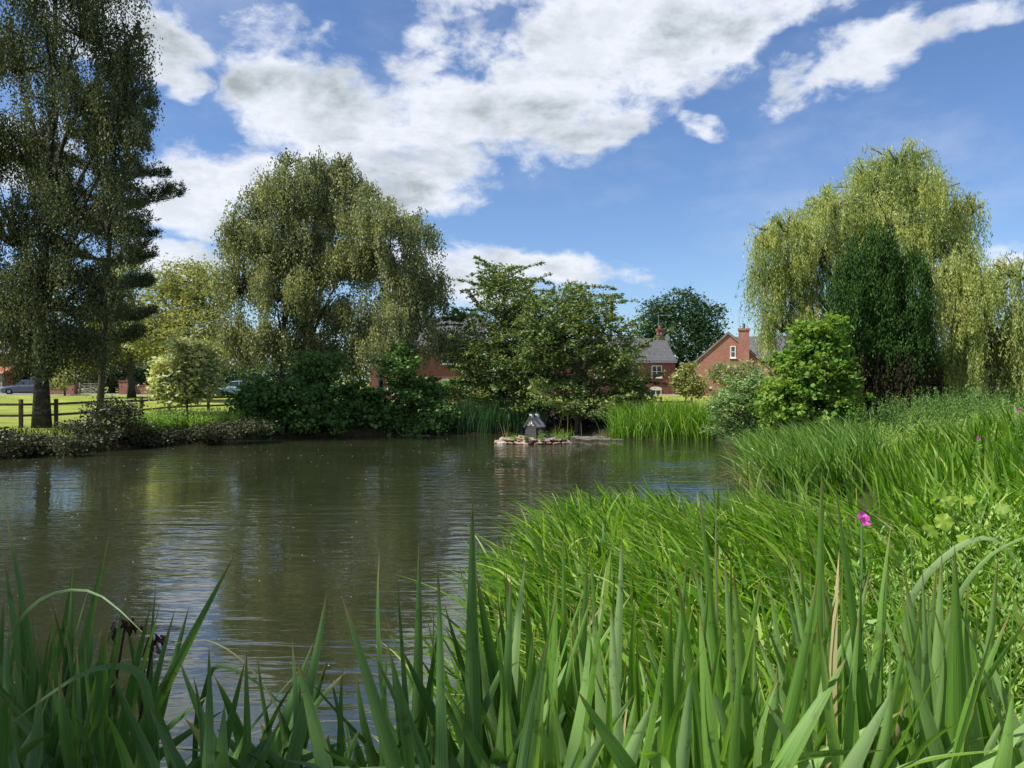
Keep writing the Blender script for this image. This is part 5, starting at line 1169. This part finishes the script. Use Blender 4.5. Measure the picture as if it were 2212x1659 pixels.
# brown seed heads, left
M['dead'] = surf('dead_brown', [(.3, (.02, .012, .008)), (.7, (.07, .04, .022))], 60, rough=.9)
for (px, py, lab) in [(270, 1345, 'withered brown iris seed head hanging over the water, upper of two'), (330, 1385, 'withered brown iris seed head bent right, lower of two')]:
    c = P(px, py, 1.9); root = empty('seed_head', (c[0] - .1, c[1], float(gz(c[0] - .1, c[1]))), lab, 'seed head', 'withered seed heads'); b = MB(); loc_ = np.array(root.location)
    b.tube([(0, 0, 0), c * .5 + loc_ * .5 - loc_ + np.array((-.03, 0, .05)), c - loc_], [.005, .004, .003], 6); b.build('stalk', M['dead'], root)
    b = MB()
    for k in range(9):
        q = c - loc_ + rng.normal(0, .010, 3); e_ = q + np.array((rng.normal(.008, .016), rng.normal(0, .02), -rng.uniform(.01, .045))); b.tube([q, (q + e_) / 2 + rng.normal(0, .004, 3), e_], [.002, .006, .001], 6)
    b.build('pod', M['dead'], root, smooth=True)
# pink willowherb flower on a leafy stalk
M['pink'] = leaf_mat('pink_petal', [(0, (.50, .08, .38)), (1, (.72, .16, .55))], .35, tcol=(1.2, .9, 1.2))
M['stem'] = plain('green_stem', (.10, .20, .05), .6)
def flower_stalk(px, py, Y, label, s=1.0, leaves=True):
    c = P(px, py, Y); g0 = float(gz(c[0], Y)); root = empty('pink_willowherb', (c[0], Y, g0), label, 'flower', 'pink willowherb flowers'); H = c[2] - g0; b = MB()
    b.tube([(0.02 * s, 0, 0), (.01, .01, H * .5), (0, 0, H)], [.006, .005, .003], 6); 
    for k in range(4): a_ = k * 1.7; b.tube([(0, 0, H * .8 + k * .01), (.03 * math.cos(a_) * s, .03 * math.sin(a_), H * .86 + .02 * k)], [.003, .002], 5)
    b.build('stem', M['stem'], root)
    n_ = 44; bag = Bag(); a_ = rng.uniform(0, 6.28, n_); u = rng.uniform(.2, .97, n_); d = np.stack([np.cos(a_), np.sin(a_), np.full(n_, .5)], 1); L = .085 * (1.2 - .7 * u) * s; pos = np.stack([np.zeros(n_), np.zeros(n_), u * H], 1) + unit(d) * L[:, None] * .5
    bag.leaves(pos, d, np.array((0, 0, 1.)) + rng.normal(0, .4, (n_, 3)), L, L * .28, rng.uniform(0, 1, n_)); v = np.concatenate(bag.v); np_mesh('leaves', v, quads(n_), M['herb'], root, {'rnd': np.concatenate(bag.r)}, world=False)
    bag = Bag(); f0 = np.array((0, 0, H))
    for j in range(2):
        fc_ = f0 + np.array((.0 + .006 * j, -.01 * j, -.012 * j)) * s
        for k in range(4): aa = k * 1.571 + j; d = np.array([[math.cos(aa), -.35, math.sin(aa)]]); bag.leaves(fc_ + unit(d) * .009 * s, d, np.array([[.1, -1., .3]]) + rng.normal(0, .2, (1, 3)), np.array([.019 * s]), np.array([.018 * s]), np.array([rng.uniform()]))
    v = np.concatenate(bag.v); np_mesh('flower', v, quads(len(v) // 4), M['pink'], root, {'rnd': np.concatenate(bag.r)}, world=False)
flower_stalk(1862, 1115, 2.5, 'single bright pink willowherb flower right of the widest silvery iris blade', 1.15)
flower_stalk(2112, 945, 9., 'small pink flower in the pale herbs, lower of the two by the right edge', 1.3)
flower_stalk(2198, 884, 12., 'small pink flower by the path at the right edge', 1.7)
# yellow-green hop leaves
def lobed_leaf(parent, c, size, tilt, spin, mat):
    n = 11; pts = []
    for k in range(n * 2):
        a_ = math.pi * 2 * k / (n * 2); rr = size * .72 * (.84 if k % 2 else 1.0) * (1.0 + .09 * math.cos(a_ * 5)) * (.9 + .1 * math.cos(a_)); pts.append((rr * math.cos(a_), rr * math.sin(a_), -.12 * size * math.cos(a_ * 5)))
    R = Matrix.Rotation(spin, 3, 'Z') @ Matrix.Rotation(tilt, 3, 'X'); vs = [R @ Vector(p_) + Vector(c) for p_ in [(0, 0, .05 * size)] + pts]
    m_ = len(pts); f_ = np.array([(0, 1 + k, 1 + (k + 1) % m_) for k in range(m_)])
    return np_mesh('leaf', np.array([tuple(v) for v in vs]), f_, mat, parent, {'rnd': np.full(m_, rng.uniform())}, world=False, smooth=True)
for (px, py, Y, lab, cnt) in [(2060, 1078, 2.9, 'cluster of lobed yellow green leaves by the right edge, upper', 12), (2050, 1135, 2.7, 'lobed yellow leaves below the upper yellow green cluster', 3), (1975, 1162, 2.6, 'small lobed yellow green leaf right of the pink flower', 1)]:
    c = P(px, py, Y); g0 = float(gz(c[0], Y)); root = empty('hop_vine', (c[0], Y, g0), lab, 'vine', 'yellow green vine leaves'); H = c[2] - g0; b = MB(); b.tube([(0, 0, 0), (.03, .02, H * .5), (0, .02, H)], [.004, .003, .002], 5); b.build('stem', M['stem'], root)
    for k in range(cnt): lobed_leaf(root, (rng.normal(0, .05) + (k - cnt / 2) * .012, rng.normal(0, .04), H - abs(rng.normal(0, .05))), rng.uniform(.028, .055), rng.uniform(.3, 1.4), rng.uniform(-1, 1), M['yellow_leaf'])
